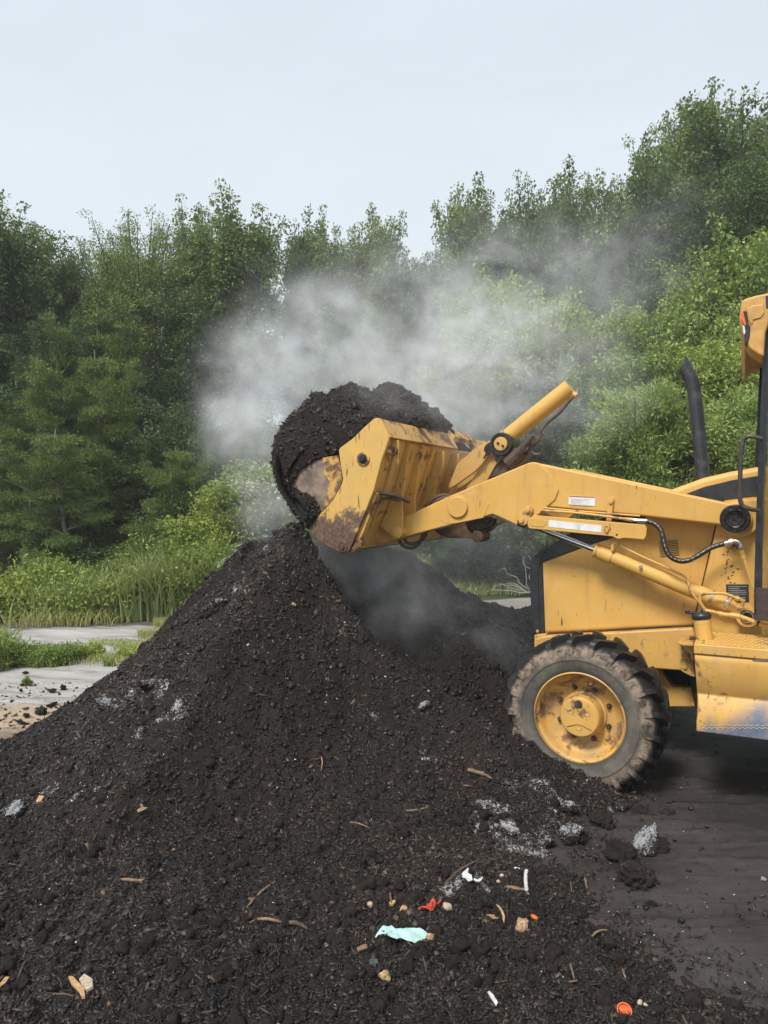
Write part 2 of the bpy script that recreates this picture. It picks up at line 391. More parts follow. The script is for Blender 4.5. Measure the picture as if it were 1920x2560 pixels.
# ================================================================== SETTING
def poly_obj(name, xy, z, mat, kind='structure'):
    mb = MB(); mb.v = [(x, y, z) for x, y in xy]; mb.f = [tuple(range(len(xy)))]
    me = bpy.data.meshes.new(name); me.from_pydata(mb.v, [], mb.f); me.materials.append(mat)
    o = bpy.data.objects.new(name, me); COL.objects.link(o); o['kind'] = kind; return o
def mat_earth():
    m = NT('grassy_earth'); p = m.pos(); n = m.noise(p, .8, 6, .6); f = m.noise(p, 14, 5, .7)
    c = m.mix(m.ramp(n, .35, .65), (.045, .075, .02), (.075, .095, .03)); c = m.mix(m.ramp(f, .5, .7, 0, .7), c, (.06, .045, .03))
    return m.pbr(c, .95, bump=m.bump(f, .6, .05))
def mat_concrete():
    m = NT('worn_dusty_concrete'); p = m.pos()
    w = m.map(p, (1, 1, 1), rot=(0, 0, .25))
    n = m.noise(m.map(w, (.55, 1.6, 1)), 1.0, 5, .65, .5); f = m.noise(p, 16, 6, .7); g = m.noise(m.map(w, (1.2, 6.5, 1)), 1.0, 6, .72, .8)
    c = m.mix(m.ramp(n, .3, .7), (.30, .285, .265), (.46, .44, .412))
    c = m.mix(m.ramp(g, .46, .66, 0, .8), c, (.165, .152, .145))
    c = m.mix(m.ramp(f, .55, .75, 0, .45), c, (.24, .22, .21))
    crk = m.vor(m.map(w, (.25, .8, 1)), 1.0, 'DISTANCE_TO_EDGE'); ck = m.ramp(crk, .0, .014, 1, 0)
    c = m.mix(m.math('MULTIPLY', ck, .35), c, (.09, .08, .07))
    # sand washed along the foot of the heap
    o = m.sep(p)
    d = m.math('ADD', m.math('MULTIPLY', o['Y'], 1.0), m.math('MULTIPLY', o['X'], -.44))      # grows away from the heap
    dd = m.math('ADD', d, m.math('MULTIPLY', m.math('SUBTRACT', n, .5), 1.5))
    sand = m.math('MULTIPLY', m.ramp(dd, 7.35, 7.9, 1, 0), m.ramp(m.noise(m.map(w, (.8, 3, 1)), 1, 4), .22, .5, .45, 1))
    sc_ = m.mix(m.ramp(g, .35, .7), (.44, .33, .225), (.29, .215, .155))
    c = m.mix(sand, c, sc_)
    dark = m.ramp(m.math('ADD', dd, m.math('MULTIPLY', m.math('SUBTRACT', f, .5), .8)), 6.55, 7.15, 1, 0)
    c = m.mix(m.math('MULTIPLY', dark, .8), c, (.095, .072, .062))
    # dark silt along the far edge
    e = m.math('ADD', m.math('ADD', o['Y'], m.math('MULTIPLY', o['X'], -.12)), m.math('MULTIPLY', m.math('SUBTRACT', g, .5), 1.2))
    c = m.mix(m.math('MULTIPLY', m.ramp(e, 10.35, 10.75), m.ramp(o['X'], 0.5, 2, .9, 0)), c, (.085, .066, .058))
    h = m.math('ADD', m.math('MULTIPLY', f, .5), g); h = m.math('SUBTRACT', h, m.math('MULTIPLY', ck, .6))
    return m.pbr(c, .88, bump=m.bump(h, .35, .02), spec=.3)
EARTH = mat_earth(); CONC = mat_concrete()
g = poly_obj('ground', [(-500, -300), (500, -300), (500, 900), (-500, 900)], -.02, EARTH)
c_ = poly_obj('concrete_yard', [(-14, -4), (16, -4), (16, 13.6), (3.0, 13.4), (-0.5, 11.6), (-4.0, 11.0), (-14, 9.8)], -.012, CONC)

# ---------------- dark wet soil trodden over the yard (a real, slightly bumpy sheet)
def mat_soil():
    m = NT('damp_dark_soil'); p = m.pos(); n = m.noise(p, 1.4, 5, .6); f = m.noise(p, 26, 6, .75); s_ = m.noise(m.map(p, (1.5, 16, 1), rot=(0, 0, -.3)), 1.0, 5, .7)
    c = m.mix(m.ramp(n, .3, .7), (.028, .0235, .0225), (.056, .048, .046))
    c = m.mix(m.ramp(s_, .50, .66, 0, .75), c, (.016, .013, .0125)); c = m.mix(m.ramp(f, .5, .8, 0, .5), c, (.072, .063, .060))
    w = m.vor(p, 34); c = m.mix(m.math('MULTIPLY', m.ramp(w, .03, .07, 1, 0), m.ramp(m.noise(p, 3.3, 3), .5, .6)), c, (.30, .28, .26))
    return m.pbr(c, m.ramp(n, .3, .7, .42, .70), bump=m.bump(m.math('ADD', f, s_), .55, .012), spec=.4)
SOIL = mat_soil()
nx, ny = 420, 420
gx, gy = np.meshgrid(np.linspace(.1, 9.0, nx), np.linspace(.8, 9.2, ny))
edge = fbm(gx*1.3, gy*1.3, oct=4, seed=5) * .35
dist = np.minimum.reduce([gx - .1 + 0*edge, 9.0 - gx, gy - .8, 9.2 - gy]) + edge - .3
gz = .006 + .014*fbm(gx*1.6, gy*5, oct=4, seed=3) + .005*fbm(gx*18, gy*18, oct=2, seed=9)
gz = np.where(dist < 0, -.03, gz)
idx = np.arange(nx*ny).reshape(ny, nx)
F_ = np.stack([idx[:-1, :-1], idx[:-1, 1:], idx[1:, 1:], idx[1:, :-1]], -1).reshape(-1, 4)
so = np_mesh('dark_soil_layer', np.stack([gx, gy, gz], -1), F_, SOIL, smooth=True); so['kind'] = 'structure'

# ================================================================== COMPOST HEAP
near_ridge = [(Vw(x, y, s)) for x, y, s in [(738, 1333, .0), (830, 1496, -.05), (950, 1650, -.05), (1100, 1752, -.02), (1200, 1828, .0), (1300, 1885, .0), (1400, 1945, -.08)]]
back_ridge = [near_ridge[0], at(830, 1345, 6.0), at(930, 1352, 7.0), at(1000, 1368, 7.7), at(1060, 1428, 8.0), at(1180, 1480, 8.2), at(1330, 1530, 8.4), at(1480, 1580, 8.6)]
RIDGES = [([(p.x, p.y, p.z) for p in near_ridge], .80), ([(p.x, p.y, p.z) for p in back_ridge], .62)]
foot = [(1560, 1985), (1500, 2045), (1475, 2110), (1490, 2180), (1545, 2290), (1700, 2385), (1920, 2500)]
foot = [on_ground(x, y) for x, y in foot]
foot = [(p.x, p.y) for p in foot] + [(1.9, 1.7), (2.1, -1.0), (-7.0, -1.0), (-7.0, 4.7)] + \
       [(p.x, p.y) for p in [on_ground(x, y) for x, y in [(-260, 1880), (-60, 1845), (120, 1800), (250, 1762), (330, 1740)]]] + [(-.6, 6.6), (1.3, 5.2)]
FOOT = np.array(foot)
def seg_dist(x, y, a, b):
    ax, ay, bx, by = a[0], a[1], b[0], b[1]; dx, dy = bx-ax, by-ay
    t = np.clip(((x-ax)*dx + (y-ay)*dy) / (dx*dx+dy*dy), 0, 1)
    return np.hypot(x-ax-t*dx, y-ay-t*dy), t
def foot_sd(x, y):
    d = np.full(x.shape, 1e9); ins = np.zeros(x.shape, bool); n = len(FOOT)
    for i in range(n):
        a, b = FOOT[i], FOOT[(i+1) % n]; di, _ = seg_dist(x, y, a, b); d = np.minimum(d, di)
        c = ((a[1] > y) != (b[1] > y)) & (x < (b[0]-a[0])*(y-a[1])/((b[1]-a[1]) + 1e-12) + a[0]); ins ^= c
    return np.where(ins, d, -d)
RU = [((p-BASE).dot(AX), p.z) for p in near_ridge] + [(.25, .03), (.6, -.25)]
RU_U, RU_Z = [q[0] for q in RU], [q[1] for q in RU]; PK = near_ridge[0]
BUMPS = [(1300, 1960, 4.10, .10, .26), (1400, 2000, 4.08, .10, .22), (1480, 2020, 4.08, .06, .15), (1545, 2025, 4.1, .035, .10)]
def Hbase(x, y):
    wx = x + .05*fbm(x*1.3, y*1.3, oct=3, seed=21); wy = y + .05*fbm(x*1.3, y*1.3, oct=3, seed=31)
    dx, dy = wx-BASE.x, wy-BASE.y; u = dx*AX.x+dy*AX.y; s = dx*WX.x+dy*WX.y
    # left of the peak: a cone; right of it: a crest that falls towards the wheel, scooped out behind
    d = np.hypot(wx-PK.x, wy-PK.y); d = np.sqrt(d*d+.0025)-.05; cone = PK.z-.03 - .95*d + .095*np.minimum(d, 4.5)**2
    r = np.interp(u, RU_U, RU_Z); front = r - .80*np.sqrt(np.minimum(s, 0)**2+.0009)+.024; back = r - .95*np.maximum(s, 0)
    right = np.where(s < 0, front, back); t = np.clip((u-RU_U[0])/.12, 0, 1)
    h = cone*(1-t)+right*t; t2 = np.clip((u-RU_U[0]+.25)/.3, 0, 1)
    R, k = RIDGES[1]; hb = np.full(x.shape, -9.0)
    for i in range(len(R)-1):
        d, t = seg_dist(wx, wy, R[i], R[i+1]); hb = np.maximum(hb, R[i][2]+(R[i+1][2]-R[i][2])*t - (.85-.14*np.clip(i/3, 0, 1))*(np.sqrt(d*d+.01)-.1))
    hb = hb - 1.5*np.clip(1.05-s, 0, 9)*t2 - 9*np.clip(-s-.3, 0, 1)
    h = np.maximum(h, hb)
    for px_, py_, D_, z_, r_ in BUMPS:
        q_ = at(px_, py_, D_); h = h + z_*np.exp(-((x-q_.x)**2+(y-q_.y)**2)/r_**2)
    b = .05
    return b*np.logaddexp(0, (h - .01)/b)       # eases out into the ground
def H(x, y, fine=True):
    r = Hbase(x, y)
    sd = foot_sd(x, y) + .16*fbm(x*2.2, y*2.2, oct=4, seed=41)
    f = np.clip(sd/.55, 0, 1); ft = .060*f*f*(3-2*f)*1.0 + np.clip(sd/.10, -1, 1)*.018
    m = np.clip(r/.25 + f, 0, 1)
    z = r + ft
    z = z - .028 + .028*np.clip(r/.1, 0, 1)
    z = z + m*(.045*fbm(x*1.7, y*1.7, oct=3, seed=51) * np.clip(r/.5+.35, 0, 1))
    if fine:
        a = fbm(x*8, y*8, oct=3, seed=61); b = fbm(x*28, y*28, oct=3, seed=71)
        z = z + m*(.021*a + .0105*b*(1+.6*a)) + m*.045*np.clip(fbm(x*5, y*5, oct=2, seed=77)-.30, 0, 1) + m*.030*np.clip(fbm(x*12, y*12, oct=2, seed=79)-.40, 0, 1) - m*.05*np.clip(.10-abs(fbm(x*1.1+.5*y, y*2.4, oct=3, seed=83)), 0, 1)
    return z
def mat_compost(name='black_compost'):
    m = NT(name); p = m.pos(); n = m.noise(p, 1.6, 5, .6); f = m.noise(p, 42, 6, .75); g = m.noise(p, 11, 5, .7)
    c = m.mix(m.ramp(n, .35, .68), (.0135, .0098, .0084), (.029, .0210, .0170))
    c = m.mix(m.ramp(f, .45, .75, 0, .75), c, (.062, .048, .040)); c = m.mix(m.ramp(g, .3, .5, .5, 0), c, (.010, .008, .0075))
    a = m.attr('ash'); ff = m.noise(m.map(p, (1, 1, 1), rot=(.3, .2, .5)), 130, 3, .8); am = m.ramp(m.math('ADD', m.math('ADD', a, m.math('MULTIPLY', m.math('SUBTRACT', f, .5), 2.6)), m.math('MULTIPLY', m.math('SUBTRACT', ff, .5), 3.0)), .55, 1.0)
    c = m.mix(m.math('MULTIPLY', am, m.ramp(a, 0, .25)), c, (.40, .40, .41))
    h = m.math('ADD', m.math('MULTIPLY', f, .9), m.math('MULTIPLY', g, .8))
    return m.pbr(c, m.ramp(n, .3, .7, .65, .9), bump=m.bump(h, 1.0, .022), spec=.25)
COMP = mat_compost()
x0, x1, y0, y1, st = -4.6, 2.7, 1.45, 9.6, .0125
nx, ny = int((x1-x0)/st)+1, int((y1-y0)/st)+1
gx, gy = np.meshgrid(np.linspace(x0, x1, nx), np.linspace(y0, y1, ny))
HZ = H(gx, gy)
def Hq(x, y):
    """height looked up in the built sheet"""
    i = (np.asarray(x)-x0)/(x1-x0)*(nx-1); j = (np.asarray(y)-y0)/(y1-y0)*(ny-1)
    i = np.clip(i, 0, nx-1.001); j = np.clip(j, 0, ny-1.001); a = i.astype(int); b = j.astype(int); u, v = i-a, j-b
    return (HZ[b, a]*(1-u)+HZ[b, a+1]*u)*(1-v) + (HZ[b+1, a]*(1-u)+HZ[b+1, a+1]*u)*v
def hit(px, py):
    """first point of the heap or ground on the sight line of a pixel"""
    d = ray(px, py); t = np.linspace(1.6, 11, 3000)
    x, y, z = d.x*t, t, CAM_H + d.z*t
    h = np.maximum(Hq(x, y), 0.006*(x > .1)); k = np.argmax(z <= h)
    return Vector((x[k], y[k], max(h[k], 0.0)))
idx = np.arange(nx*ny).reshape(ny, nx)
F_ = np.stack([idx[:-1, :-1], idx[:-1, 1:], idx[1:, 1:], idx[1:, :-1]], -1).reshape(-1, 4)
zf = HZ.ravel()[F_].max(1); F_ = F_[zf > -.022]
used_v = np.unique(F_); remap = -np.ones(nx*ny, dtype=np.int64); remap[used_v] = np.arange(len(used_v))
PV = np.stack([gx, gy, HZ], -1).reshape(-1, 3)[used_v]
pile = np_mesh('compost_heap', PV, remap[F_], COMP, smooth=True)
tag(pile, 'large steaming heap of black compost in front of the yellow loader', 'compost heap')
# grey-white ash mould on the heap, where the photograph shows it
ASH = [(30, 2030, 0.130), (110, 2000, 0.090), (190, 1985, 0.060), (260, 1760, 0.096), (330, 1745, 0.096), (380, 1720, 0.080), (400, 1790, 0.072), (455, 1770, 0.080), (470, 1660, 0.056), (500, 1640, 0.048),
       (530, 1535, 0.128), (560, 1560, 0.072), (620, 1540, 0.096), (640, 1600, 0.080), (625, 1620, 0.056), (350, 1840, 0.064), (420, 1700, 0.048), (700, 1370, 0.096), (640, 1340, 0.120), (600, 1400, 0.064),
       (815, 1685, 0.070), (930, 1790, 0.060), (1045, 1770, 0.050), (1070, 1775, 0.050), (1210, 2040, 0.145), (1270, 2030, 0.116), (1245, 2085, 0.102), (1300, 2120, 0.145), (1330, 2100, 0.116), (1260, 2010, 0.087),
       (1410, 2030, 0.116), (1430, 2090, 0.160), (1455, 2120, 0.116), (1380, 2110, 0.087), (1450, 2150, 0.116), (1460, 2170, 0.072), (1170, 2220, 0.087), (1410, 2000, 0.072), (1340, 1965, 0.102), (600, 1480, 0.064), (330, 2010, 0.050),
       (520, 1650, 0.040), (300, 1700, 0.040), (1150, 1840, 0.050), (1090, 1890, 0.040), (1500, 2010, 0.072), (1540, 2020, 0.058)]
def ash_at(P):
    a = np.zeros(len(P)); P0_ = P; P = P + np.stack([.10*fbm(P[:, 0]*6, P[:, 1]*6, oct=3, seed=131), .10*fbm(P[:, 0]*6, P[:, 1]*6, oct=3, seed=137), np.zeros(len(P))], -1)
    for px, py, r in ASH:
        h = hit(px, py); d = np.sqrt(((P - np.array(h))**2).sum(1)); a = np.maximum(a, np.clip(1.15 - d/r, 0, 1)*(.95 if px < 1150 and py < 1900 else 1.25))
    n = fbm(P[:, 0]*9, P[:, 1]*9, oct=4, seed=91)
    thin = np.clip(fbm(P[:, 0]*3.1, P[:, 1]*3.1, oct=4, seed=97) - .62, 0, .5)
    return np.clip(a*(.85+.55*n) + thin*.5, 0, 1)
at_ = pile.data.attributes.new('ash', 'FLOAT', 'POINT'); at_.data.foreach_set('value', ash_at(PV).astype(np.float32))

# ---------------- bark and twig chips lying all over it
def mat_chips():
    m = NT('bark_chips'); t = m.attr('tone'); p = m.pos(); f = m.noise(p, 90, 3, .7)
    r = m.n('ShaderNodeValToRGB'); m.set(r.inputs[0], t); R = r.color_ramp
    for q, c in [(.0, (.0055, .0045, .0042)), (.45, (.018, .0130, .0108)), (.75, (.050, .036, .028)), (.93, (.090, .064, .048)), (.965, (.17, .105, .06)), (.985, (.24, .21, .18)), (1.0, (.60, .58, .54))]:
        el = R.elements.new(q); el.color = (*c, 1)
    R.elements.remove(R.elements[0]); 
    c = m.mix(m.ramp(f, .35, .7, 0, .5), r.outputs[0], m.mix(.5, r.outputs[0], (.0, .0, .0)))
    return m.pbr(c, m.ramp(f, .3, .7, .40, .72), spec=.45)
CHIP = mat_chips()
def chip_field(name, P, N, size_lo, size_hi, tone, label, kind='stuff', long_=(1.2, 6.5), lift=.4, power=2.9):
    """one flat tapered chip per point, turned about the surface normal"""
    n = len(P); L = size_lo + (size_hi-size_lo)*RNG.random(n)**power
    L = np.where(tone > .972, np.minimum(L, .009), L)
    if name == 'bark_chips': L = L*np.clip(P[:, 1]/3.3, 1, 1.7)
    W = L / (long_[0] + (long_[1]-long_[0])*RNG.random(n)); T = W*(.16+.34*RNG.random(n))
    N = N + RNG.normal(0, .5, (n, 3)); N /= np.linalg.norm(N, axis=1)[:, None]
    A = RNG.normal(0, 1, (n, 3)); A -= (A*N).sum(1)[:, None]*N; A /= np.linalg.norm(A, axis=1)[:, None]; B = np.cross(N, A)
    tp = .35+.65*RNG.random((n, 2))
    V_ = np.empty((n, 8, 3))
    k = 0
    for sx in (-1, 1):
        w = W*tp[:, 0 if sx < 0 else 1]
        for sy, sz in ((-1, -1), (1, -1), (1, 1), (-1, 1)):
            jit = (RNG.random(n)-.5)*W*.55
            V_[:, k] = P + A*(sx*L/2)[:, None] + B*(sy*w/2+jit)[:, None] + N*(sz*T/2 + T*lift)[:, None]; k += 1
    f = np.array([(0,3,2,1), (4,5,6,7), (0,1,5,4), (1,2,6,5), (2,3,7,6), (3,0,4,7)])
    F = (f[None] + (np.arange(n)*8)[:, None, None]).reshape(-1, 4)
    o = np_mesh(name, V_, F, CHIP, tone=np.repeat(tone, 6)); tag(o, label, None, None, kind); return o
def tones(n, light=.04, white=.008):
    t = RNG.beta(1.35, 1.75, n)*.93
    r = RNG.random(n); t = np.where(r < light, .90+.07*RNG.random(n), t); t = np.where(r > 1-white, .985+.015*RNG.random(n), t); return t
def surf_points(n, dmin, dmax, dens_pow=1.1):
    """points on the heap, thicker where it is near enough for single chips to show"""
    out = []
    while sum(map(len, out)) < n:
        m = n*2; y = dmin + (dmax-dmin)*RNG.random(m)**1.0
        keep = RNG.random(m) < (dmin/y)**dens_pow; y = y[keep]
        x = (RNG.random(len(y))*2-1)*(y*.56+.25) - .1
        ok = (x > x0+.02) & (x < x1-.02); x, y = x[ok], y[ok]
        z = Hq(x, y); r = Hq(x+.0, y); ok = z > .004
        out.append(np.stack([x, y, z], -1)[ok])
    P = np.concatenate(out)[:n]; e = .03
    dx = (Hq(P[:, 0]+e, P[:, 1]) - Hq(P[:, 0]-e, P[:, 1]))/(2*e); dy = (Hq(P[:, 0], P[:, 1]+e) - Hq(P[:, 0], P[:, 1]-e))/(2*e)
    N = np.stack([-dx, -dy, np.ones(len(P))], -1); N /= np.linalg.norm(N, axis=1)[:, None]; return P, N
P, N = surf_points(360000, 1.7, 9.0, 1.3)
a_ = ash_at(P); tn = tones(len(P), .022, .009); q = RNG.random(len(P)) < a_*.62; tn = np.where(tn < .9, np.clip(tn*(.95+.55*fbm(P[:, 0]*2.3, P[:, 1]*2.3, oct=3, seed=151)), 0, .92), tn); tn = np.where(q, .975+.02*RNG.random(len(P)), tn)  # tiny white chips: real pale bits, plus wet glints painted as colour
chip_field('bark_chips', P, N, .0040, .034, tn, 'black bark chips and crumbs covering the compost heap')
P, N = surf_points(11000, 1.7, 7.5, 1.3)
chip_field('twig_litter', P, N, .015, .10, tones(len(P), .12, .004), 'thin dark twigs and splinters lying over the heap', long_=(8, 22), power=2.6, lift=1.0)
# crumbs scattered on the trodden soil and on the concrete
n = 9000; x = .6 + 4.2*RNG.random(n); y = 1.8 + 5.5*RNG.random(n)**1.4
P = np.stack([x, y, np.full(n, .012)], -1); ok = foot_sd(x, y) < .05; P = P[ok]
x2 = .6+2.2*RNG.random(60000); y2 = 2.2+3.2*RNG.random(60000); sd2 = foot_sd(x2, y2); ok2 = (sd2 < .12) & (RNG.random(60000) < np.exp(np.minimum(sd2, 0)/.11)*.45); x2, y2 = x2[ok2], y2[ok2]
P = np.vstack([P, np.stack([x2, y2, np.maximum(Hq(x2, y2), .012)+.001], -1)])
chip_field('soil_crumbs', P, np.tile([0, 0, 1.0], (len(P), 1)), .005, .030, tones(len(P), .10, .05), 'small dark crumbs and pale flecks on the trodden soil')
n = 420; px = 330*RNG.random(n)**1.3; py = 1700 + 120*RNG.random(n)
G = np.array([on_ground(a*1.0+60*RNG.random()-80, b) for a, b in zip(px, py)]); G[:, 2] = -.008
chip_field('spilled_crumbs', G, np.tile([0, 0, 1.0], (n, 1)), .008, .045, tones(n, .05, .0), 'black compost crumbs spilled on the pale concrete', power=4.0, long_=(1.1, 2.5))

# ---------------- loose clods and crumbs, small, thousands of them
bm = bmesh.new(); bmesh.ops.create_icosphere(bm, subdivisions=2, radius=1.0); IV = np.array([v.co[:] for v in bm.verts]); IF = np.array([[v.index for v in f.verts] for f in bm.faces]); bm.free()
P, N = surf_points(5200, 1.7, 8.0, 1.0); k_ = np.clip(fbm(P[:, 0]*1.8, P[:, 1]*1.8, oct=2, seed=161)+.9, .05, 2) * (1.2-np.clip(P[:, 2], 0, 1)); ok = RNG.random(len(P)) < k_*.6; P = P[ok]; n = len(P)
R_ = .006+.030*RNG.random(n)**4.5; a3 = RNG.random((n, 1, 3))*.5+.6; ds = 1+.28*RNG.normal(0, 1, (n, len(IV), 1)).clip(-1.4, 1.4)
CV = P[:, None]+IV[None]*a3*ds*R_[:, None, None]; CV[:, :, 2] += (R_*.25)[:, None]
cf = (IF[None]+(np.arange(n)*len(IV))[:, None, None]).reshape(-1, 3)
o = np_mesh('compost_crumbs', CV, cf, COMP, smooth=True); tag(o, 'small loose clods of compost lying all over the heap', None, None, 'stuff')
# ---------------- lumps
def lump_mesh(name, r, mat, seed, squash=(1, .8, .6), parent=None, ash=None, rough=.42, sub=5):
    bm = bmesh.new(); bmesh.ops.create_icosphere(bm, subdivisions=sub, radius=1.0)
    C = np.array([v.co[:] for v in bm.verts])
    d = 1 + rough*fbm(C[:, 0]*1.6+seed, C[:, 1]*1.6, C[:, 2]*1.6, oct=4, seed=seed) + rough*.38*fbm(C[:, 0]*5+seed, C[:, 1]*5, C[:, 2]*5, oct=4, seed=seed+5)
    for v, k in zip(bm.verts, d): v.co = Vector((v.co.x*k*squash[0], v.co.y*k*squash[1], v.co.z*k*squash[2]))*r
    me = bpy.data.meshes.new(name); bm.to_mesh(me); bm.free(); me.materials.append(mat)
    me.polygons.foreach_set('use_smooth', [True]*len(me.polygons))
    a = me.attributes.new('ash', 'FLOAT', 'POINT')
    Z = C[:, 2]; v = (np.clip((Z + .3*C[:, 0]*0 + .2), 0, 1)*(ash or 0)); a.data.foreach_set('value', v.astype(np.float32))
    o = bpy.data.objects.new(name, me); COL.objects.link(o)
    if parent: o.parent = parent
    return o
LUMPS = [  # px, py, radius m, squash, ash, tilt, label
    (1612, 2125, .085, (1.35, .8, .75), 1.0, -.55, 'clod coated in white ash on the dark soil beside the heap', 'ash clod'),
    (1590, 2205, .088, (1.0, .9, .75), .15, .2, 'rounded dark clod with a dusting of ash at the foot of the heap', 'compost clod'),
    (1560, 2150, .075, (1.0, .8, .9), 0, .1, 'black clod standing just behind the white ash-coated clod', 'compost clod'),
    (1555, 2025, .042, (1, .9, .8), .35, .5, 'small greyish clod below the front tyre', 'compost clod'),
    (1605, 2032, .055, (1.7, .7, .4), .1, .05, 'long flat black clod on the soil below the front tyre', 'compost clod'),
    (1670, 2035, .036, (1.3, .8, .5), .1, .0, 'small black clod farthest right below the front tyre', 'compost clod'),
    (1500, 2055, .075, (1.4, .9, .5), .1, .0, 'broad low black clod where the heap meets the soil', 'compost clod'),
    (1628, 2262, .022, (1.2, .8, .6), 0, .0, 'pebble-sized black clod in front of the rounded dark clod', 'compost clod'),
    (1908, 2205, .018, (1, .8, .8), 1.0, .0, 'tiny white clod at the right on the trodden soil', 'ash clod'),
    (1270, 2080, .055, (1.1, .8, .6), 1.0, .3, 'bright white ash lump on the lower right flank of the heap', 'ash clod'),
    (1205, 2030, .065, (1, .9, .8), .8, .3, 'upper left ash-dusted lump in the white patch on the heap', 'ash clod'),
    (1418, 2030, .05, (1, .9, .9), .9, .3, 'upright ash-coated lump below the tyre on the heap edge', 'ash clod'),
    (1435, 2100, .075, (1, .9, .8), .8, .3, 'large grey ash-coated lump at the heap edge', 'ash clod'),
    (1360, 2115, .06, (1, .9, .8), .55, .3, 'streaky grey ash lump between the two white ash patches', 'ash clod'),
    (105, 1783, .062, (1.25, .8, .55), 0, .1, 'largest black clod on the concrete at the heap left foot', 'compost clod'),
    (107, 1778-3-0, .0, (1, 1, 1), 0, 0, '', ''),
    (66, 1790, .044, (1.5, .7, .45), 0, .1, 'flat dark clod left of the largest one on the sandy concrete', 'compost clod'),
    (55, 1808, .044, (2.0, .6, .3), 0, -.3, 'thin slab of compost lying nearest the heap on sandy concrete', 'compost slab'),
    (130, 1762, .05, (1.6, .7, .32), 0, .0, 'brown flat slab of compost on the sandy concrete', 'compost slab'),
    (130, 1728, .046, (1.4, .8, .45), 0, .0, 'pointed black clod in the middle of the sand streak', 'compost clod'),
    (158, 1722, .036, (1, .8, .9), 0, .5, 'two-humped black clod right of the pointed one on the sand', 'compost clod'),
    (52, 1727, .028, (1.4, .8, .6), 0, .0, 'small black clod at the left edge of the sand streak', 'compost clod'),
    (63, 1683, .030, (1.3, .8, .6), 0, .0, 'lone black clod on the pale concrete under the weeds', 'compost clod'),
    (40, 2030, .07, (1.3, .8, .5), 1.0, .2, 'white ash lump at the left edge of the heap', 'ash clod'),
    (270, 1770, .075, (1.1, .8, .6), .8, .2, 'grey-white ash lump low on the left flank of the heap', 'ash clod'),
    (370, 1722, .065, (1.3, .8, .5), .7, .4, 'ash-streaked lump on the left flank of the heap', 'ash clod'),
    (537, 1533, .095, (1.3, .8, .6), .8, .5, 'large pale ash lump high on the left shoulder of the heap', 'ash clod'),
    (1060, 1772, .04, (1.2, .9, .7), .9, .4, 'small ash lump on the crest of the near ridge', 'ash clod'),
    (1020, 2285, .018, (1, .9, .9), 0, 0, '', '')]
for i, (px, py, r, sq, ash, tilt, lab, cat) in enumerate(LUMPS):
    if not lab: continue
    o = lump_mesh(cat.replace(' ', '_'), r*(.70 if px < 200 and py < 1850 else .88), COMP, 100+i*3, sq, ash=ash); p = hit(px, py); o.location = (p.x, p.y, p.z + r*sq[2]*.35)
    o.rotation_euler = (.1, tilt, i*1.3); tag(o, lab, cat, 'ash-coated clods' if cat[0] == 'a' else 'loose compost clods')

# ---------------- the second dark heap, far right behind the loader's nose
b = at(1395, 1560, 9.4); nx2 = 160
u, v = np.meshgrid(np.linspace(-1, 1, nx2), np.linspace(-1, 1, nx2))
wx, wy = b.x + 1.0 + u*2.0, 10.4 + v*1.6
rr = np.hypot((wx-b.x-1.0)/1.45, (wy-10.4)/1.2); zz = .95*np.clip(1-rr, -.1, 1) + .06*fbm(wx*3, wy*3, oct=5, seed=15) - .03
zz = np.where(rr > 1.08, -.05, zz)
idx = np.arange(nx2*nx2).reshape(nx2, nx2); F_ = np.stack([idx[:-1, :-1], idx[:-1, 1:], idx[1:, 1:], idx[1:, :-1]], -1).reshape(-1, 4)
o = np_mesh('compost_heap', np.stack([wx, wy, zz], -1), F_, COMP, smooth=True); tag(o, 'low distant compost heap half hidden behind the loader hood', 'compost heap')

# ================================================================== SINGLE BITS OF RUBBISH ON THE HEAP
WOODL = mat_simple('pale_split_wood', (.42, .26, .12), .7, var=.3, scale=60)
WOODD = mat_simple('dark_stick_wood', (.085, .058, .042), .75, var=.4, scale=50)
WOODM = mat_simple('brown_wood', (.20, .125, .075), .75, var=.4, scale=50)
PLW = mat_simple('white_plastic_scrap', (.60, .60, .59), .35, var=.1)
PLO = mat_simple('orange_plastic', (.80, .16, .045), .35, var=.12, dirt=(.45, .10, .03))
PLT = mat_simple('pale_teal_film', (.42, .62, .58), .4, var=.12, scale=35, bump=.5)
RUBR = mat_simple('red_rubber', (.55, .075, .045), .5, var=.2)
STONE = mat_simple('pale_stone', (.42, .33, .24), .85, var=.35, scale=70, bump=.5)
CRUST = mat_simple('crumbly_tan_crust', (.38, .25, .14), .9, var=.6, scale=70, bump=1.0)
def normal_at(x, y, e=.04):
    dx = (float(Hq(x+e, y))-float(Hq(x-e, y)))/(2*e); dy = (float(Hq(x, y+e))-float(Hq(x, y-e)))/(2*e)
    return Vector((-dx, -dy, 1)).normalized()
def stick(pa, pb, r, mat, label, cat='stick', name='stick', bow=.01, group='sticks on the heap', up=.006):
    a, b = hit(*pa), hit(*pb); n = normal_at((a.x+b.x)/2, (a.y+b.y)/2); P = []
    for i in range(9):
        t = i/8; p = a.lerp(b, t); h = float(Hq(p.x, p.y)); z = max(p.z, h-.012) + up
        P.append(Vector((p.x, p.y, z)) + n*(bow*math.sin(t*math.pi)) + Vector((random.uniform(-1, 1), random.uniform(-1, 1), 0))*r*.35)
    R = [r*(.75+.25*math.sin(t*3.1+.4)) * random.uniform(.9, 1.1) for t in [i/8 for i in range(9)]]; R[-1] *= .6
    mb = MB(); c = sum(P, Vector())/9; mb.tube([p-c for p in P], R, 8); o = mb.build(name, mat); o.location = c
    tag(o, label, cat, group); return o
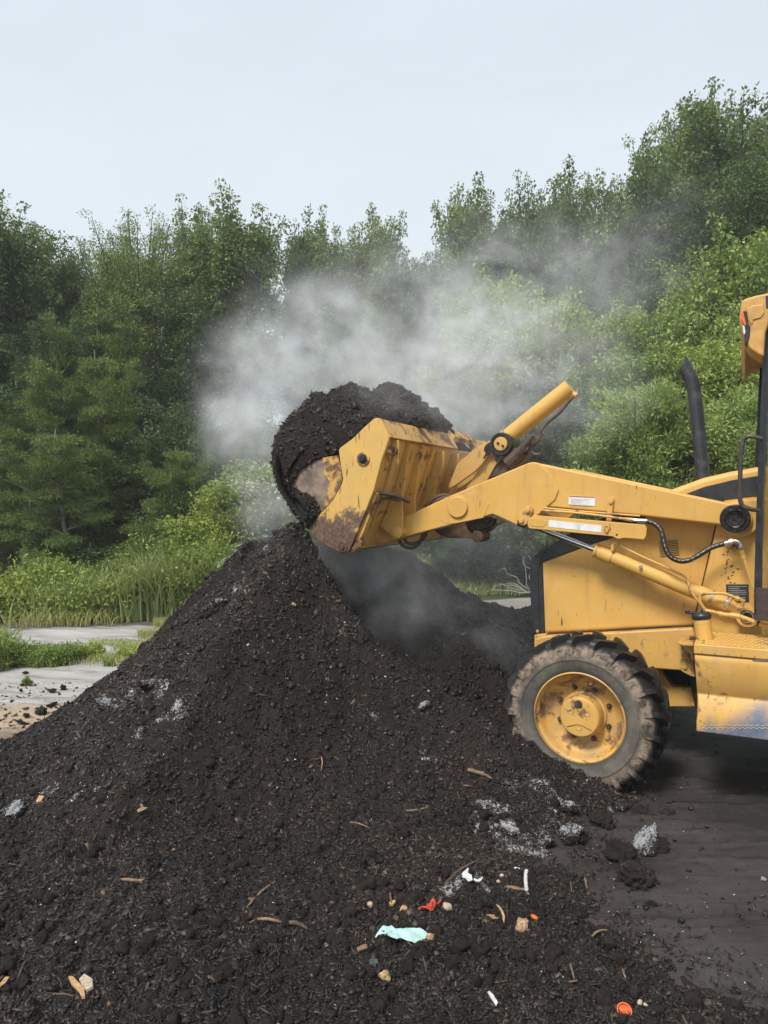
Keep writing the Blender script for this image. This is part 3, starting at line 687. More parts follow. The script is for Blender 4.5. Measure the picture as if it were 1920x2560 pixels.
stick((1120, 2205), (1190, 2187-30), .007, WOODD, 'short thick dark stick above the white plastic scrap')
stick((1168, 1927), (1228, 1948), .011, WOODM, 'stout grey-brown stick lying left of the front tyre')
stick((1265, 2222), (1325, 2240), .008, WOODM, 'reddish brown stick beside the white tube piece')
stick((615, 2275), (688, 2207), .0045, WOODM, 'long thin pale twig slanting across the front of the heap')
stick((300, 2203), (390, 2220), .0075, WOODM, 'thick smooth stick lying on the left front of the heap')
stick((803, 1895), (803, 1930), .003, WOODL, 'small upright splinter in the middle of the heap face', bow=.02)
stick((700, 2310), (770, 2325), .008, WOODD, 'broad dark bark stick left of the teal film')
stick((645, 2302), (715, 2315), .006, WOODM, 'slim brown stick just above the broad dark bark stick')
stick((1480, 2345), (1520, 2330), .0045, WOODM, 'short twig near the right foot of the heap')
stick((1555, 2430), (1563, 2452), .005, WOODM, 'stubby twig pointing at the camera above the bottle cap')
stick((40, 2470), (66, 2405), .0045, WOODD, 'curved root at the lower left corner of the heap')
stick((90, 2500), (190, 2497), .004, WOODD, 'long dark twig crossing under the pale wood splinter')
stick((875, 2060), (925, 2075), .004, WOODM, 'forked little twig in the upper middle of the heap face')
stick((1015, 2030), (1090, 2038), .005, WOODM, 'long straight twig on the right shoulder of the heap')
stick((1462, 2200), (1468, 2225), .006, WOODM, 'pale brown peg standing left of the rounded dark clod', bow=.0)
def flake(outline, mat, name, label, cat, group=None, th=.004, up=.010, curl=.0, hole=None, wrinkle=0.0):
    """a thin real piece: outline in photograph pixels, laid on the heap's surface"""
    c0 = hit(sum(p[0] for p in outline)/len(outline), sum(p[1] for p in outline)/len(outline))
    n = normal_at(c0.x, c0.y, .08); C = Vector((0, 0, CAM_H)); q = c0 + n*up; W = []
    for p in outline:
        d = ray(*p); t = (q-C).dot(n)/d.dot(n); W.append(C + d*t - c0)
    bm = bmesh.new(); vs = [bm.verts.new(w) for w in W]; f = bm.faces.new(vs)
    bmesh.ops.triangulate(bm, faces=bm.faces[:]); bmesh.ops.subdivide_edges(bm, edges=bm.edges[:], cuts=3, use_grid_fill=True)
    for v in bm.verts:
        co = v.co; k = fbm(np.array([co.x*30.0]), np.array([co.y*30.0]), oct=3, seed=3)[0]
        v.co = co + n*(wrinkle*k + curl*(co.length**2)*20)
    r = bmesh.ops.extrude_face_region(bm, geom=bm.faces[:])
    for v in r['geom']:
        if isinstance(v, bmesh.types.BMVert): v.co += n*th
    bmesh.ops.recalc_face_normals(bm, faces=bm.faces); me = bpy.data.meshes.new(name); bm.to_mesh(me); bm.free()
    me.materials.append(mat); o = bpy.data.objects.new(name, me); COL.objects.link(o); o.location = c0
    me.polygons.foreach_set('use_smooth', [True]*len(me.polygons)); me.set_sharp_from_angle(angle=math.radians(50))
    tag(o, label, cat, group); return o
def z8(x, y): return 920 + x*.21097, 2180 + y*.21097
def z9(x, y): return 1150 + x*.21097, 2080 + y*.21097
def z10(x, y): return x*.66305, 1900 + y*.66305
flake(pts(z8, [(85, 755), (130, 690), (180, 645), (240, 660), (275, 645), (320, 680), (420, 678), (490, 660), (570, 682), (610, 670), (690, 720), (725, 765), (715, 815), (670, 850), (590, 855), (490, 830), (400, 770), (340, 785), (290, 770), (180, 740), (120, 742), (95, 768)]),
      PLT, 'plastic_film', 'torn strip of pale teal plastic film on the front of the heap', 'plastic film', th=.002, up=.034, wrinkle=.006)
flake(pts(z9, [(25, 500), (60, 470), (95, 430), (105, 440), (90, 490), (110, 510), (135, 515), (150, 565), (100, 580), (60, 545), (30, 540)]), PLW, 'plastic_scrap', 'torn white plastic scrap on the right flank of the heap', 'plastic scrap', th=.003, up=.02, wrinkle=.005)
flake(pts(z9, [(160, 555), (210, 572), (240, 560), (262, 532), (270, 550), (248, 580), (210, 588), (165, 570)]), PLW, 'plastic_scrap', 'thin curled white plastic sliver right of the white scrap', 'plastic scrap', th=.003, up=.02, wrinkle=.004)
flake(pts(z9, [(640, 430), (700, 425), (710, 455), (690, 460), (650, 445)]), PLW, 'plastic_scrap', 'small crumpled white plastic bit above the white tube', 'plastic scrap', th=.002, up=.015, wrinkle=.006)
flake(pts(z9, [(300, 1000), (330, 990), (420, 995), (490, 1010), (500, 1030), (420, 1040), (340, 1045), (300, 1030)]), WOODL, 'wood_splinter', 'golden wood splinter with a stalk on the right flank', 'wood splinter', 'pale wood pieces', th=.005)
flake(pts(z9, [(430, 865), (470, 890), (510, 950), (530, 1010), (522, 1085), (505, 1040), (500, 990), (470, 920)]), WOODL, 'wood_splinter', 'curved golden stalk crossing the golden splinter', 'wood splinter', 'pale wood pieces', th=.005, up=.015)
flake(pts(z9, [(840, 990), (880, 995), (920, 1025), (915, 1038), (870, 1030), (845, 1010)]), PLO, 'shell_piece', 'small orange-brown oval shell near the golden splinter', 'shell', th=.006)
flake(pts(z8, [(375, 300), (440, 290), (430, 325), (385, 330)]), WOODL, 'wood_splinter', 'tan wood flake above the teal film', 'wood splinter', 'pale wood pieces', th=.005)
flake(pts(z8, [(255, 375), (315, 348), (330, 365), (290, 410), (258, 400)]), WOODL, 'wood_splinter', 'oval tan shell-like flake above the left end of the film', 'wood splinter', 'pale wood pieces', th=.008)
flake(pts(z8, [(375, 475), (400, 420), (430, 385), (470, 440), (480, 515), (440, 490), (420, 450)]), WOODL, 'wood_splinter', 'splintered tan leaf scrap left of the red rubber band', 'wood splinter', 'pale wood pieces', th=.004, wrinkle=.006)
flake(pts(z10, [(258, 822), (275, 822), (318, 868), (322, 900), (308, 902), (300, 880), (270, 850)]), WOODL, 'wood_splinter', 'pale forked splinter at the lower left of the heap', 'wood splinter', 'pale wood pieces', th=.008, up=.014)
flake(pts(z10, [(300, 835), (320, 815), (350, 835), (352, 862), (330, 875), (312, 858)]), STONE, 'bark_piece', 'speckled tan bark piece behind the pale forked splinter', 'bark piece', 'pale wood pieces', th=.01)
flake(pts(z10, [(0, 845), (20, 822), (34, 822), (20, 845), (0, 858)]), WOODL, 'wood_splinter', 'pale wood chip cut off by the left edge', 'wood splinter', 'pale wood pieces', th=.005)
flake(pts(z10, [(137, 160), (150, 135), (168, 138), (155, 158)]), WOODL, 'wood_splinter', 'pale wood chip near the white ash on the left', 'wood splinter', 'pale wood pieces', th=.005)
flake(pts(z10, [(515, 188), (535, 178), (556, 180), (540, 190), (520, 198)]), WOODL, 'wood_splinter', 'small bent pale chip on the upper left face', 'wood splinter', 'pale wood pieces', th=.006)
flake(pts(z10, [(1345, 712), (1370, 700), (1402, 700), (1385, 712), (1350, 724)]), WOODM, 'wood_splinter', 'brown almond-shaped chip below the teal film', 'wood splinter', 'pale wood pieces', th=.006)
flake([(1219, 2484), (1224, 2480), (1234, 2490), (1245, 2508), (1240, 2514), (1230, 2502)], PLW, 'plastic_scrap', 'slim white scrap near the bottom between film and cap', 'plastic scrap', th=.003, wrinkle=.004)
flake(pts(z8, [(10, 1060), (50, 1030), (110, 1050), (120, 1090), (90, 1150), (50, 1150), (20, 1110)]), mat_simple('grey_slate', (.075, .085, .09), .45), 'slate_flake', 'flat grey slate flake below the left end of the film', 'slate flake', th=.005)
for px, py, r, mt, lab, cat in [(925, 2265, .019, STONE, 'round pale stone left of the film on the heap', 'stone'), (1075, 2347, .020, CRUST, 'crusty pale lump touching the right end of the film', 'crust lump'),
                            (963, 2448, .027, CRUST, 'knobbly tan crust lump below the teal film', 'crust lump'), (1305, 2322, .035, CRUST, 'large crumbly tan crust lump right of the golden splinter', 'crust lump'),
                            (1118, 2272, .024, STONE, 'grey speckled stone beside the red rubber band', 'stone'), (1246, 2207, .012, STONE, 'cream pebble left of the white tube', 'pebble'),
                            (1254, 2192, .012, STONE, 'topmost cream pebble near the white tube', 'pebble'), (1600, 2508, .012, STONE, 'pale pebble right of the orange cap', 'pebble'), (1614, 2518, .010, STONE, 'smaller pale pebble right of the orange cap', 'pebble'),
                            (963, 2185, .014, WOODM, 'small brown nut near the middle of the heap', 'nut'), (435, 2127, .013, WOODM, 'brown nut-like lump on the left face of the heap', 'nut'), (190, 2358, .007, PLW, 'tiny white chip on the lower left of the heap', 'white chip'),
                            (620, 1405+210, .012, STONE, 'pale pebble high on the left face', 'pebble'), (735, 1515, .018, CRUST, 'tan crumb near the top of the near ridge', 'crumb')]:
    o = lump_mesh(cat.replace(' ', '_'), r*.82, mt, int(px), (1.15, .85, .75), sub=3, rough=.35 if mt is CRUST else .2); p = hit(px, py); o.location = (p.x, p.y, p.z+r*.3); o.rotation_euler = (.2, .3, px)
    tag(o, lab, cat, 'pebbles and nuts on the heap' if cat in ('pebble', 'nut') else None)
# red rubber band, knotted
pp = pts(z8, [(595, 470), (640, 480), (690, 505), (750, 490), (785, 450), (760, 425), (720, 440), (690, 470), (740, 480), (790, 440), (860, 405)])
P = [hit(*q) for q in pp]; P = [p + normal_at(p.x, p.y)*(.012+.008*(i % 3)) for i, p in enumerate(P)]; c = sum(P, Vector())/len(P)
mb = MB(); mb.tube(smooth_path([p-c for p in P]), .0042, 8); mb.tube(smooth_path([p-c+Vector((.003, .004, .006)) for p in P[2:9]]), .0038, 8)
o = mb.build('rubber_band', RUBR); o.location = c; tag(o, 'knotted red rubber band above the teal film', 'rubber band')
# white tube piece
P = [hit(*q) + Vector((0, 0, .012)) for q in [(1316, 2200), (1314, 2215), (1316, 2230)]]; P[0].z += .03; P[1].z += .022; c = sum(P, Vector())/3
mb = MB(); mb.tube(smooth_path([p-c for p in P]), .0085, 14); o = mb.build('plastic_tube', PLW); o.location = c; tag(o, 'short curved white plastic tube standing in the compost', 'plastic tube')
# orange bottle cap, open side up
def bottle_cap(px, py, R=.024, h=.016):
    root = lump = None; p = hit(px, py); mb = MB()
    prof = [(R*.97, 0), (R, h*.1), (R, h), (R*.92, h*1.04), (R*.88, h), (R*.86, h*.22), (.0001, h*.2)]
    n = 60; v = []
    for j, (r, t) in enumerate(prof):
        for k in range(n):
            a = 2*math.pi*k/n; rr = r + (.0007 if (k % 2 and j in (1, 2)) else 0); v.append((rr*math.cos(a), rr*math.sin(a), t))
    f = [(j*n+k, j*n+(k+1) % n, (j+1)*n+(k+1) % n, (j+1)*n+k) for j in range(len(prof)-1) for k in range(n)]; f.append(tuple(range(n-1, -1, -1)))
    mb.add(v, f); o = mb.build('bottle_cap', PLO, smooth=45); o.location = p + Vector((0, 0, .006)); o.rotation_euler = (.55, -.1, 0)
    m2 = MB(); m2.lathe((0, 0, 0), [(R*.62, -.0004), (R*.62, .0006), (R*.55, .0006), (R*.55, -.0004)], 40)
    r_ = m2.build('inner_ring', PLO, o); r_.rotation_euler = (math.pi/2, 0, 0); r_.location = (0, 0, h*.28)
    m3 = MB()
    for a in range(9): m3.box((-.009+.0022*a, random.uniform(-.008, .0), h*.2), (-.0082+.0022*a, random.uniform(.002, .009), h*.26))
    m3.build('grime', GREASE, o)
    tag(o, 'orange plastic bottle cap lying open side up near the bottom edge', 'bottle cap'); return o
bottle_cap(1560, 2536)

# ================================================================== THE LOADER
L = empty('backhoe_loader', BASE, -TH)
tag(L, 'worn yellow backhoe loader raising a heaped bucket over the compost', 'backhoe loader')
def V3(px, py, s): u, z = V(px, py, s); return Vector((u, s, z))
def path(lst, s, k=6): return smooth_path([V3(x, y, s) if len((x, y)) == 2 else None for x, y in lst], k)
def path3(lst, k=6): return smooth_path([V3(x, y, s) for x, y, s in lst], k)
W2 = 1.11                    # centre line, metres in from the wheel's outer face

# ---------------- hood, frame
HS = .62
hood_out = [(1334, 1580), (1327, 1440), (1331, 1400), (1356, 1375), (1430, 1330), (1520, 1290), (1600, 1256), (1680, 1223), (1760, 1194), (1830, 1178), (1894, 1167), (1960, 1160), (1960, 1590), (1734, 1568), (1360, 1586)]
hood = MB().px(hood_out, HS, 2*W2-HS).build('hood', YEL, L, bevel=.035, seg=4)
fr = [(1326, 1440), (1330, 1399), (1356, 1375), (1430, 1329), (1500, 1297), (1560, 1272), (1620, 1290), (1540, 1342), (1470, 1364), (1357, 1407), (1358, 1440), (1363, 1583), (1334, 1581)]
mb = MB(); mb.px(fr, HS-.006, HS+.02)
fl = [(1323, 1440), (1327, 1399), (1354, 1374), (1364, 1378), (1352, 1400), (1345, 1440), (1350, 1584), (1331, 1581)]
mb.px(fl, HS-.012, 2*W2-HS+.012); mb.build('grille_surround', BLACK, L, bevel=.006)
mb = MB()
for i in range(11):
    z = .75+i*.055; mb.box((V(1330, 1480, HS)[0]-.022, HS+.08, z), (V(1330, 1480, HS)[0]+.01, 2*W2-HS-.08, z+.02))
mb.build('front_grille', BLACK, L)
MB().px([(1711, 1236), (1760, 1217), (1830, 1200), (1894, 1189), (1893, 1241), (1860, 1244), (1812, 1250), (1800, 1262), (1760, 1262), (1730, 1262)], HS-.006, HS+.02).build('hood_side_strip', BLACK, L, bevel=.004)
mb = MB(); mb.px([(1788, 1312), (1791, 1312), (1755, 1469), (1733, 1566), (1730, 1566), (1752, 1469)], HS-.003, HS+.01)
mb.px([(1365, 1584), (1500, 1578), (1665, 1566), (1733, 1564), (1733, 1568), (1672, 1571), (1500, 1583), (1365, 1590)], HS-.003, HS+.01)
mb.build('panel_gap', DARKVOID, L)
mb = MB()
for i in range(10):
    x, y = 1648 + i*.5, 1354 + i*4.2; mb.px([(x, y), (x+46, y-5), (x+46, y-3.2), (x, y+1.8)], HS-.0025, HS+.01)
mb.build('hood_louvres', DARKVOID, L)
# side cowl between hood and cab
MB().px([(1792, 1312), (1800, 1262), (1850, 1250), (1960, 1245), (1960, 1600), (1740, 1600), (1735, 1566), (1757, 1469)], .52, .62).build('side_cowl', YEL, L, bevel=.008)
fm = MB(); fm.px([(1362, 1590), (1500, 1583), (1732, 1570), (1742, 1600), (1742, 1690), (1699, 1677), (1634, 1672), (1560, 1668), (1335, 1650), (1335, 1600)], .56, .66)
fm.prism([V(x, y, .56) for x, y in [(1362, 1590), (1732, 1570), (1742, 1690), (1634, 1672), (1335, 1650)]], 2*W2-.66, 2*W2-.56)
fm.build('chassis_rail', YEL2, L, bevel=.012, seg=3)
MB().px([(1335, 1588), (1365, 1585), (1362, 1640), (1340, 1640)], HS-.05, 2*W2-.56).build('front_bumper', YEL2, L, bevel=.006)
mb = MB(); mb.px([(1640, 1672), (1652, 1672), (1668, 1700), (1680, 1716), (1745, 1720), (1745, 1768), (1672, 1768), (1640, 1740)], .72, .80)
mb.build('engine_guard', YEL2, L, bevel=.01)
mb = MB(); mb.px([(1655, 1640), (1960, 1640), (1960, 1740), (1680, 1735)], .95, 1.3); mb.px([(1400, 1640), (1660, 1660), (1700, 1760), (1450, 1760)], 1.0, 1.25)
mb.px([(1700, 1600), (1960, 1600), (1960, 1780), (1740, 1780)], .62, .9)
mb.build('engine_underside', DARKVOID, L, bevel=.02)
mb = MB(); a = V3(1726, 1762, .70); mb.tube([a, a + Vector((.12, .06, 0))], .014, 16); mb.build('drain_pipe', YEL2, L)
mb = MB(); mb.px([(1697, 1609), (1700, 1606), (1732, 1614), (1737, 1693), (1726, 1690), (1706, 1680), (1701, 1672)], .50, .535)
mb.px([(1693, 1606), (1706, 1606), (1733, 1610), (1733, 1616), (1704, 1614)], .36, .535)
br = mb.build('mounting_bracket', YEL2, L, bevel=.004)
for x, y in [(1707, 1628), (1712, 1667)]:
    c = V(x, y, .50); m = MB(); m.disc(c, .014, .486, .502, 6); m.build('bolt', YEL2, br, bevel=.002)
for x, y in [(1345, 1577)]:
    m = MB(); m.disc(V(x, y, HS), .011, HS-.018, HS, 6); m.build('bolt', YEL2, L, bevel=.002)

# ---------------- front axle
c0 = (0, 0, P0.z)
mb = MB(); mb.tube([(0.02, .25, P0.z), (.02, .6, P0.z), (.02, W2, P0.z-.02), (.02, 2*W2-.6, P0.z), (.02, 2*W2-.25, P0.z)], [.085, .08, .13, .08, .085], 20)
mb.build('front_axle', YEL2, L)

# ---------------- wheels
def wheel(name, loc, steer, R=.475, W=.33, scale=1.0, flip=False, lugs=21, mat=TYRE, full=True):
    w = MB()
    rim = [(.262, -.020), (.272, -.012), (.272, .0), (.262, .006), (.252, .012), (.247, .040), (.236, .062), (.225, .080), (.214, .086), (.206, .100), (.172, .112), (.10, .116), (.0005, .116)]
    rim = [(r, t-W/2+.03) for r, t in rim]
    w.lathe((0, 0, 0), rim, 72)
    w.lathe((0, 0, 0), [(.262, -W/2+.01), (.262, W/2-.01), (.20, W/2-.02), (.20, .0)], 48)
    o = w.build(name, RIMP, L, smooth=50); o.location = loc; o.rotation_euler = (0, 0, steer + (math.pi if flip else 0)); o.scale = (scale,)*3
    h = MB(); y0 = -W/2+.146
    h.lathe((0, 0, 0), [(.136, y0), (.134, y0-.016), (.122, y0-.024), (.118, y0-.10), (.116, y0-.112), (.108, y0-.120), (.0005, y0-.124)], 56)
    hub = h.build('hub', YEL2, o, smooth=40)
    if full:
        d = MB()                                  # cast three-pointed recess, drain plug, dimples
        yy = y0-.1225
        for k in range(3): a = math.radians(90+120*k); d.lathe((.058*math.cos(a)*1, yy-.002, .058*math.sin(a)*-1), [(.017, .002), (.014, -.001), (.008, .004), (.0005, .006)], 20)
        tri = []
        for k in range(3):
            a = math.radians(90+120*k)
            tri.append((.086*math.cos(a), .086*math.sin(a)-.02)); b = a+math.radians(60)
            for q in (-.25, 0, .25): tri.append((.042*math.cos(b+q), .042*math.sin(b+q)))
        d.prism(tri, yy-.006, yy+.004); d.build('cast_emblem', YEL2, hub, bevel=.003)
        m = MB(); m.disc((-.004, .078), .021, yy-.012, yy, 6); m.disc((-.004, .078), .024, yy-.004, yy, 24); m.disc((-.004, .078), .010, yy-.0125, yy-.011, 6); m.build('filler_plug', RUST, hub, bevel=.002)
        for k in range(8):
            a = math.radians(22+45*k); m = MB(); c = (.158*math.cos(a), .158*math.sin(a)); yb = -W/2+.03+.112
            m.disc(c, .017, yb-.004, yb+.002, 20); m.disc(c, .0135, yb-.020, yb-.003, 6); m.disc(c, .007, yb-.028, yb-.019, 12); m.build('wheel_bolt', RUST, o, bevel=.0015)
        m = MB(); a = math.radians(72); c = (.196*math.cos(a), .196*math.sin(a)); m.tube([(c[0], -.10, c[1]), (c[0]*1.04, -.135, c[1]*1.04), (c[0]*1.12, -.15, c[1]*1.12)], .009, 10); m.build('valve', RUST, o)
    t = MB()
    h2 = W/2
    prof = [(.264, -h2+.030), (.272, -h2+.012), (.290, -h2+.004), (.318, -h2-.004), (.340, -h2-.006), (.3405, -h2-.010), (.349, -h2-.010), (.3495, -h2-.005), (.375, -h2-.002), (.405, -h2+.010), (.424, -h2+.030), (.438, -h2+.060), (.438, -.05), (.440, 0)]
    prof = prof + [(r, -y) for r, y in prof[-2::-1]]
    t.lathe((0, 0, 0), prof, 120)
    n = lugs
    for side in (-1, 1):
        for k in range(n):
            a0 = 2*math.pi*(k + (.5 if side > 0 else 0))/n
            st_ = []   # stations: (y, r_low, r_high, angle, half-angle)
            for y, rl, rh, da, hw in [(.012, .43, R, 0, .044), (.07, .43, R+.001, .085, .044), (.128, .42, R-.002, .165, .046), (.160, .40, R-.020, .19, .046), (.171, .385, .432, .20, .040), (.170, .372, .402, .20, .026)]:
                jr = random.uniform(-.003, .003); a = a0+da
                row = []
                for aa, r in ((a-hw, rl), (a-hw*.8, rh+jr), (a+hw*.8, rh+jr), (a+hw, rl)): row.append((r*math.cos(aa), side*(y+(.001 if r == rl else 0)), r*math.sin(aa)))
                st_.append(row)
            v = [p for row in st_ for p in row]; f = []
            for i in range(len(st_)-1):
                for q in range(3): f.append((i*4+q, i*4+q+1, (i+1)*4+q+1, (i+1)*4+q))
            f += [(0, 1, 2, 3), tuple((len(st_)-1)*4+q for q in (3, 2, 1, 0))]
            t.add(v, f)
    if full:                                       # raised moulding marks round the shoulder
        m = t
        for k in range(n):
            a = 2*math.pi*(k+.25)/n
            def P(r, da, y): return (r*math.cos(a+da), -h2+y, r*math.sin(a+da))
            m.tube([P(.388, -.03, .001), P(.402, -.022, .005), P(.402, .022, .005), P(.388, .03, .001)], .0028, 5)
    ty = t.build('tyre', mat, o, bevel=.004, seg=2, smooth=34)
    return o
FWz = P0.z; ST = math.radians(-4)
front = wheel('wheel', (0, .165, FWz), ST, scale=1.025)
w2 = wheel('wheel', (0, 2*W2-.165, FWz), ST, flip=True, full=False)
for yy in (.22, 2*W2-.22):
    w3 = wheel('wheel', (2.15, yy, .66), 0, scale=1.40, flip=yy > 1, full=False, lugs=23)

# ---------------- loader arms
AS0, AS1 = .42, .54
fore = [(931, 1345), (938, 1328), (952, 1318), (985, 1306), (1118, 1243), (1180, 1217), (1320, 1158), (1334, 1155), (1350, 1159), (1370, 1178), (1392, 1208), (1398, 1226), (1389, 1249), (1354, 1281), (1308, 1319), (1292, 1313), (1246, 1291), (1232, 1286), (1212, 1292), (1142, 1309), (1060, 1330), (962, 1358), (940, 1358)]
upper = [(1322, 1159), (1340, 1157), (1362, 1161), (1546, 1200), (1804, 1254), (1846, 1262), (1874, 1276), (1884, 1296), (1878, 1318), (1856, 1328), (1818, 1315), (1600, 1290), (1370, 1268), (1320, 1262)]
def arm(y0, near=True):
    d = AS1-AS0
    f = MB().prism([V(x, y, AS0) for x, y in fore], y0-.012, y0+d+.012).build('loader_arm', YEL, L, bevel=.010, seg=3)
    MB().prism([V(x, y, AS0) for x, y in upper], y0, y0+d).build('upper_arm', YEL, f, bevel=.016, seg=4)
    c = V(1147, 1268, AS0)
    m = MB(); m.disc(c, .080, y0-.016, y0, 48); m.disc(c, .072, y0-.034, y0-.014, 48); m.disc(c, .062, y0+d, y0+d+.05, 48)
    m.build('round_boss', YEL, f, bevel=.005, seg=3)
    half = [(1148, 1240), (1120, 1246), (1100, 1258), (1092, 1275), (1100, 1298), (1118, 1310), (1142, 1309), (1210, 1292), (1225, 1258), (1190, 1225)]
    MB().prism([V(x, y+ (2 if y < 1300 else -1), AS0) for x, y in half], y0-.0145, y0-.010).build('doubler_plate', YEL, f, bevel=.002)
    c = V(942, 1340, AS0); m = MB(); m.disc(c, .034, y0-.055, y0+d+.05, 32); m.build('arm_pin', YEL2, f, bevel=.006)
    c = V(1838, 1296, AS0); m = MB(); m.disc(c, .084, y0-.055, y0+d+.02, 48, .080); m.disc(c, .062, y0-.068, y0-.05, 6)
    hb = m.build('arm_pivot', GREASE, f, bevel=.006, seg=3)
    m = MB(); m.lathe((c[0], y0-.066, c[1]), [(.055, 0), (.052, -.006), (.040, -.002), (.036, -.008), (.020, -.004), (.0005, -.007)], 20); m.build('grease_cake', GREASE, hb)
    m = MB(); m.disc(V(1848, 1300, AS0), .105, y0+d*.3, y0+d+.08, 48); m.build('pivot_flange', YEL, f, bevel=.006)
    return f
armN = arm(AS0); armF = arm(2*W2-AS1, False)
# elbow plate's stepped edge, decal, strut
MB().px([(1436, 1239), (1488, 1242), (1487, 1265), (1421, 1261), (1422, 1239)], AS0-.0045, AS0-.001).build('decal', WHITE, armN)
m = MB()
for i in range(6):
    y = 1247+i*3.0; m.px([(1427, y), (1427+random.uniform(35, 55), y+1.5), (1480, y+2.6), (1427, y+.9)], AS0-.0052, AS0-.0044)
m.build('decal_print', mat_simple('faded_grey_print', (.35, .33, .32), .6), armN)
m = MB(); m.px([(1423, 1239), (1487, 1242), (1487, 1245), (1423, 1242)], AS0-.0054, AS0-.0044); m.build('decal_band', RED, armN)
SS = AS0-.055
m = MB(); m.px([(1322, 1296), (1334, 1288), (1613, 1312), (1617, 1322), (1616, 1338), (1610, 1349), (1560, 1345), (1545, 1348), (1530, 1341), (1322, 1321), (1318, 1310)], SS, AS0-.018)
strut = m.build('safety_strut', YEL, L, bevel=.004, seg=3)
MB().px([(1372, 1300), (1505, 1314), (1503, 1331), (1371, 1317)], SS-.002, SS+.002).build('white_sticker', WHITE, strut)
m = MB(); m.px([(1323, 1300), (1330, 1294), (1358, 1297), (1366, 1303), (1364, 1313), (1356, 1318), (1328, 1315), (1322, 1309)], SS-.003, SS+.002); m.build('doubler_plate', YEL, strut, bevel=.003)
m = MB(); m.px([(1511, 1315), (1518, 1314), (1522, 1322), (1519, 1332), (1512, 1331), (1513, 1322)], SS-.014, SS+.002); m.build('latch_ring', YEL2, strut, bevel=.003)
m = MB(); m.disc(V(1542, 1337, SS), .0065, SS-.001, SS+.002, 20); m.build('pin_hole', DARKVOID, strut)
m = MB(); m.px([(1614, 1316), (1618, 1318), (1616, 1345), (1611, 1348)], SS+.012, SS+.045); m.build('strut_lip', YEL2, strut)
m = MB(); m.px([(1521, 1246), (1534, 1247), (1528, 1304), (1515, 1303)], AS0-.022, AS0-.001); cl = m.build('strut_clip', YEL, L, bevel=.002)
m = MB(); m.disc(V(1527, 1255, AS0-.02), .012, AS0-.034, AS0-.02, 16); m.build('bolt', YEL, cl, bevel=.002)
lk = [(1310, 1273), (1316, 1266), (1325, 1265), (1332, 1271), (1331, 1281), (1317, 1309), (1310, 1314), (1300, 1312), (1295, 1305)]
m = MB(); m.px(lk, AS0-.034, AS0-.013); lo = m.build('strut_link', YEL2, L, bevel=.004)
for x, y, r in [(1320, 1277, .015), (1304, 1301, .017)]:
    m = MB(); m.disc(V(x, y, AS0-.034), r, AS0-.050, AS0-.033, 20); m.build('pin_head', YEL2, lo, bevel=.003)
m = MB(); m.px([(1294, 1298), (1300, 1312), (1330, 1321), (1312, 1322), (1292, 1313)], AS0-.02, AS0+.02); m.build('grease_smear', GREASE, L, bevel=.003)
# cross tube between the arms
a = V(1230, 1240, AS0); MB().tube([(a[0], AS0+.05, a[1]), (a[0], 2*W2-AS0-.05, a[1])], .055, 24).build('cross_tube', YEL2, L)

# ---------------- lift cylinders (near one fully shown), pipes and hoses
def lift(y, near=True):
    D = y-.47
    def q(px, py): u, z = V(px, py, .47); return Vector((u, .47+D, z))
    m = MB(); m.tube([q(1330, 1314), q(1500, 1380)], .0185, 20); rod = m.build('piston_rod', CHROME, L)
    m = MB(); m.tube([q(1487, 1375), q(1493, 1377)], .050, 28); m.tube([q(1491.5, 1376.5), q(1700, 1463), q(1822, 1513)], [.044, .047, .048], 32); m.tube([q(1500, 1380.5), q(1530, 1393)], .050, 28)
    cy = m.build('lift_cylinder', YEL, L, smooth=45, bevel=.003)
    m = MB(); m.tube([q(1775, 1493), q(1781, 1496)], .0505, 28, cap=False); m.tube([q(1812, 1509), q(1817, 1511)], .0505, 28, cap=False); m.build('hose_clamp', ZINC, cy)
    m = MB(); m.tube([q(1822, 1513), q(1836, 1520)], [.044, .036], 24); a = V(1868, 1540, .47)
    m.disc(a, .062, y-.035, y+.035, 36); b = q(1826, 1516); m.tube([b, Vector((a[0], y, a[1]))], .036, 12)
    m.build('cylinder_eye', YEL2, cy, bevel=.003)
    m = MB(); m.disc(a, .040, y-.048, y-.03, 32); m.build('pivot_pin', GREASE, cy, bevel=.003)
    m = MB(); m.lathe((a[0], y-.0485, a[1]), [(.034, 0), (.034, -.002), (.029, -.002), (.029, 0)], 32); m.build('retaining_ring', ZINC, cy)
    return cy
lc = lift(.47); lift(2*W2-.47)
m = MB(); m.disc(V(1602, 1417, .42), .011, .405, .43, 20); m.build('worn_spot', ZINC, lc)
# yellow steel pipes
m = MB(); m.tube(path3([(1352, 1276, .37), (1450, 1283, .37), (1560, 1297, .37)]), .0085, 10); m.tube(path3([(1360, 1270, .40), (1460, 1279, .40), (1600, 1290, .40)]), .0065, 10)
m.build('hydraulic_pipe', YEL2, L)
m = MB(); m.tube([V3(1560, 1297, .37), V3(1584, 1300, .37)], [.012, .014], 6); m.build('pipe_nut', YEL2, L, bevel=.001)
m = MB(); m.tube([V3(1584, 1300, .37), V3(1597, 1302, .37)], .0125, 6); m.tube([V3(1597, 1301.5, .37), V3(1620, 1303, .37)], .0145, 14); m.build('hose_fitting', ZINC, L, bevel=.001)
HP = [(1618, 1303, .37), (1638, 1310, .36), (1652, 1325, .35), (1659, 1352, .34), (1666, 1376, .33), (1678, 1393, .33), (1698, 1402, .33), (1720, 1401, .33), (1745, 1389, .35), (1772, 1372, .37), (1792, 1364, .38), (1812, 1359, .39)]
m = MB(); m.tube(path3(HP), .0158, 16); hs = m.build('hydraulic_hose', HOSE, L)
m = MB(); pp = path3(HP)
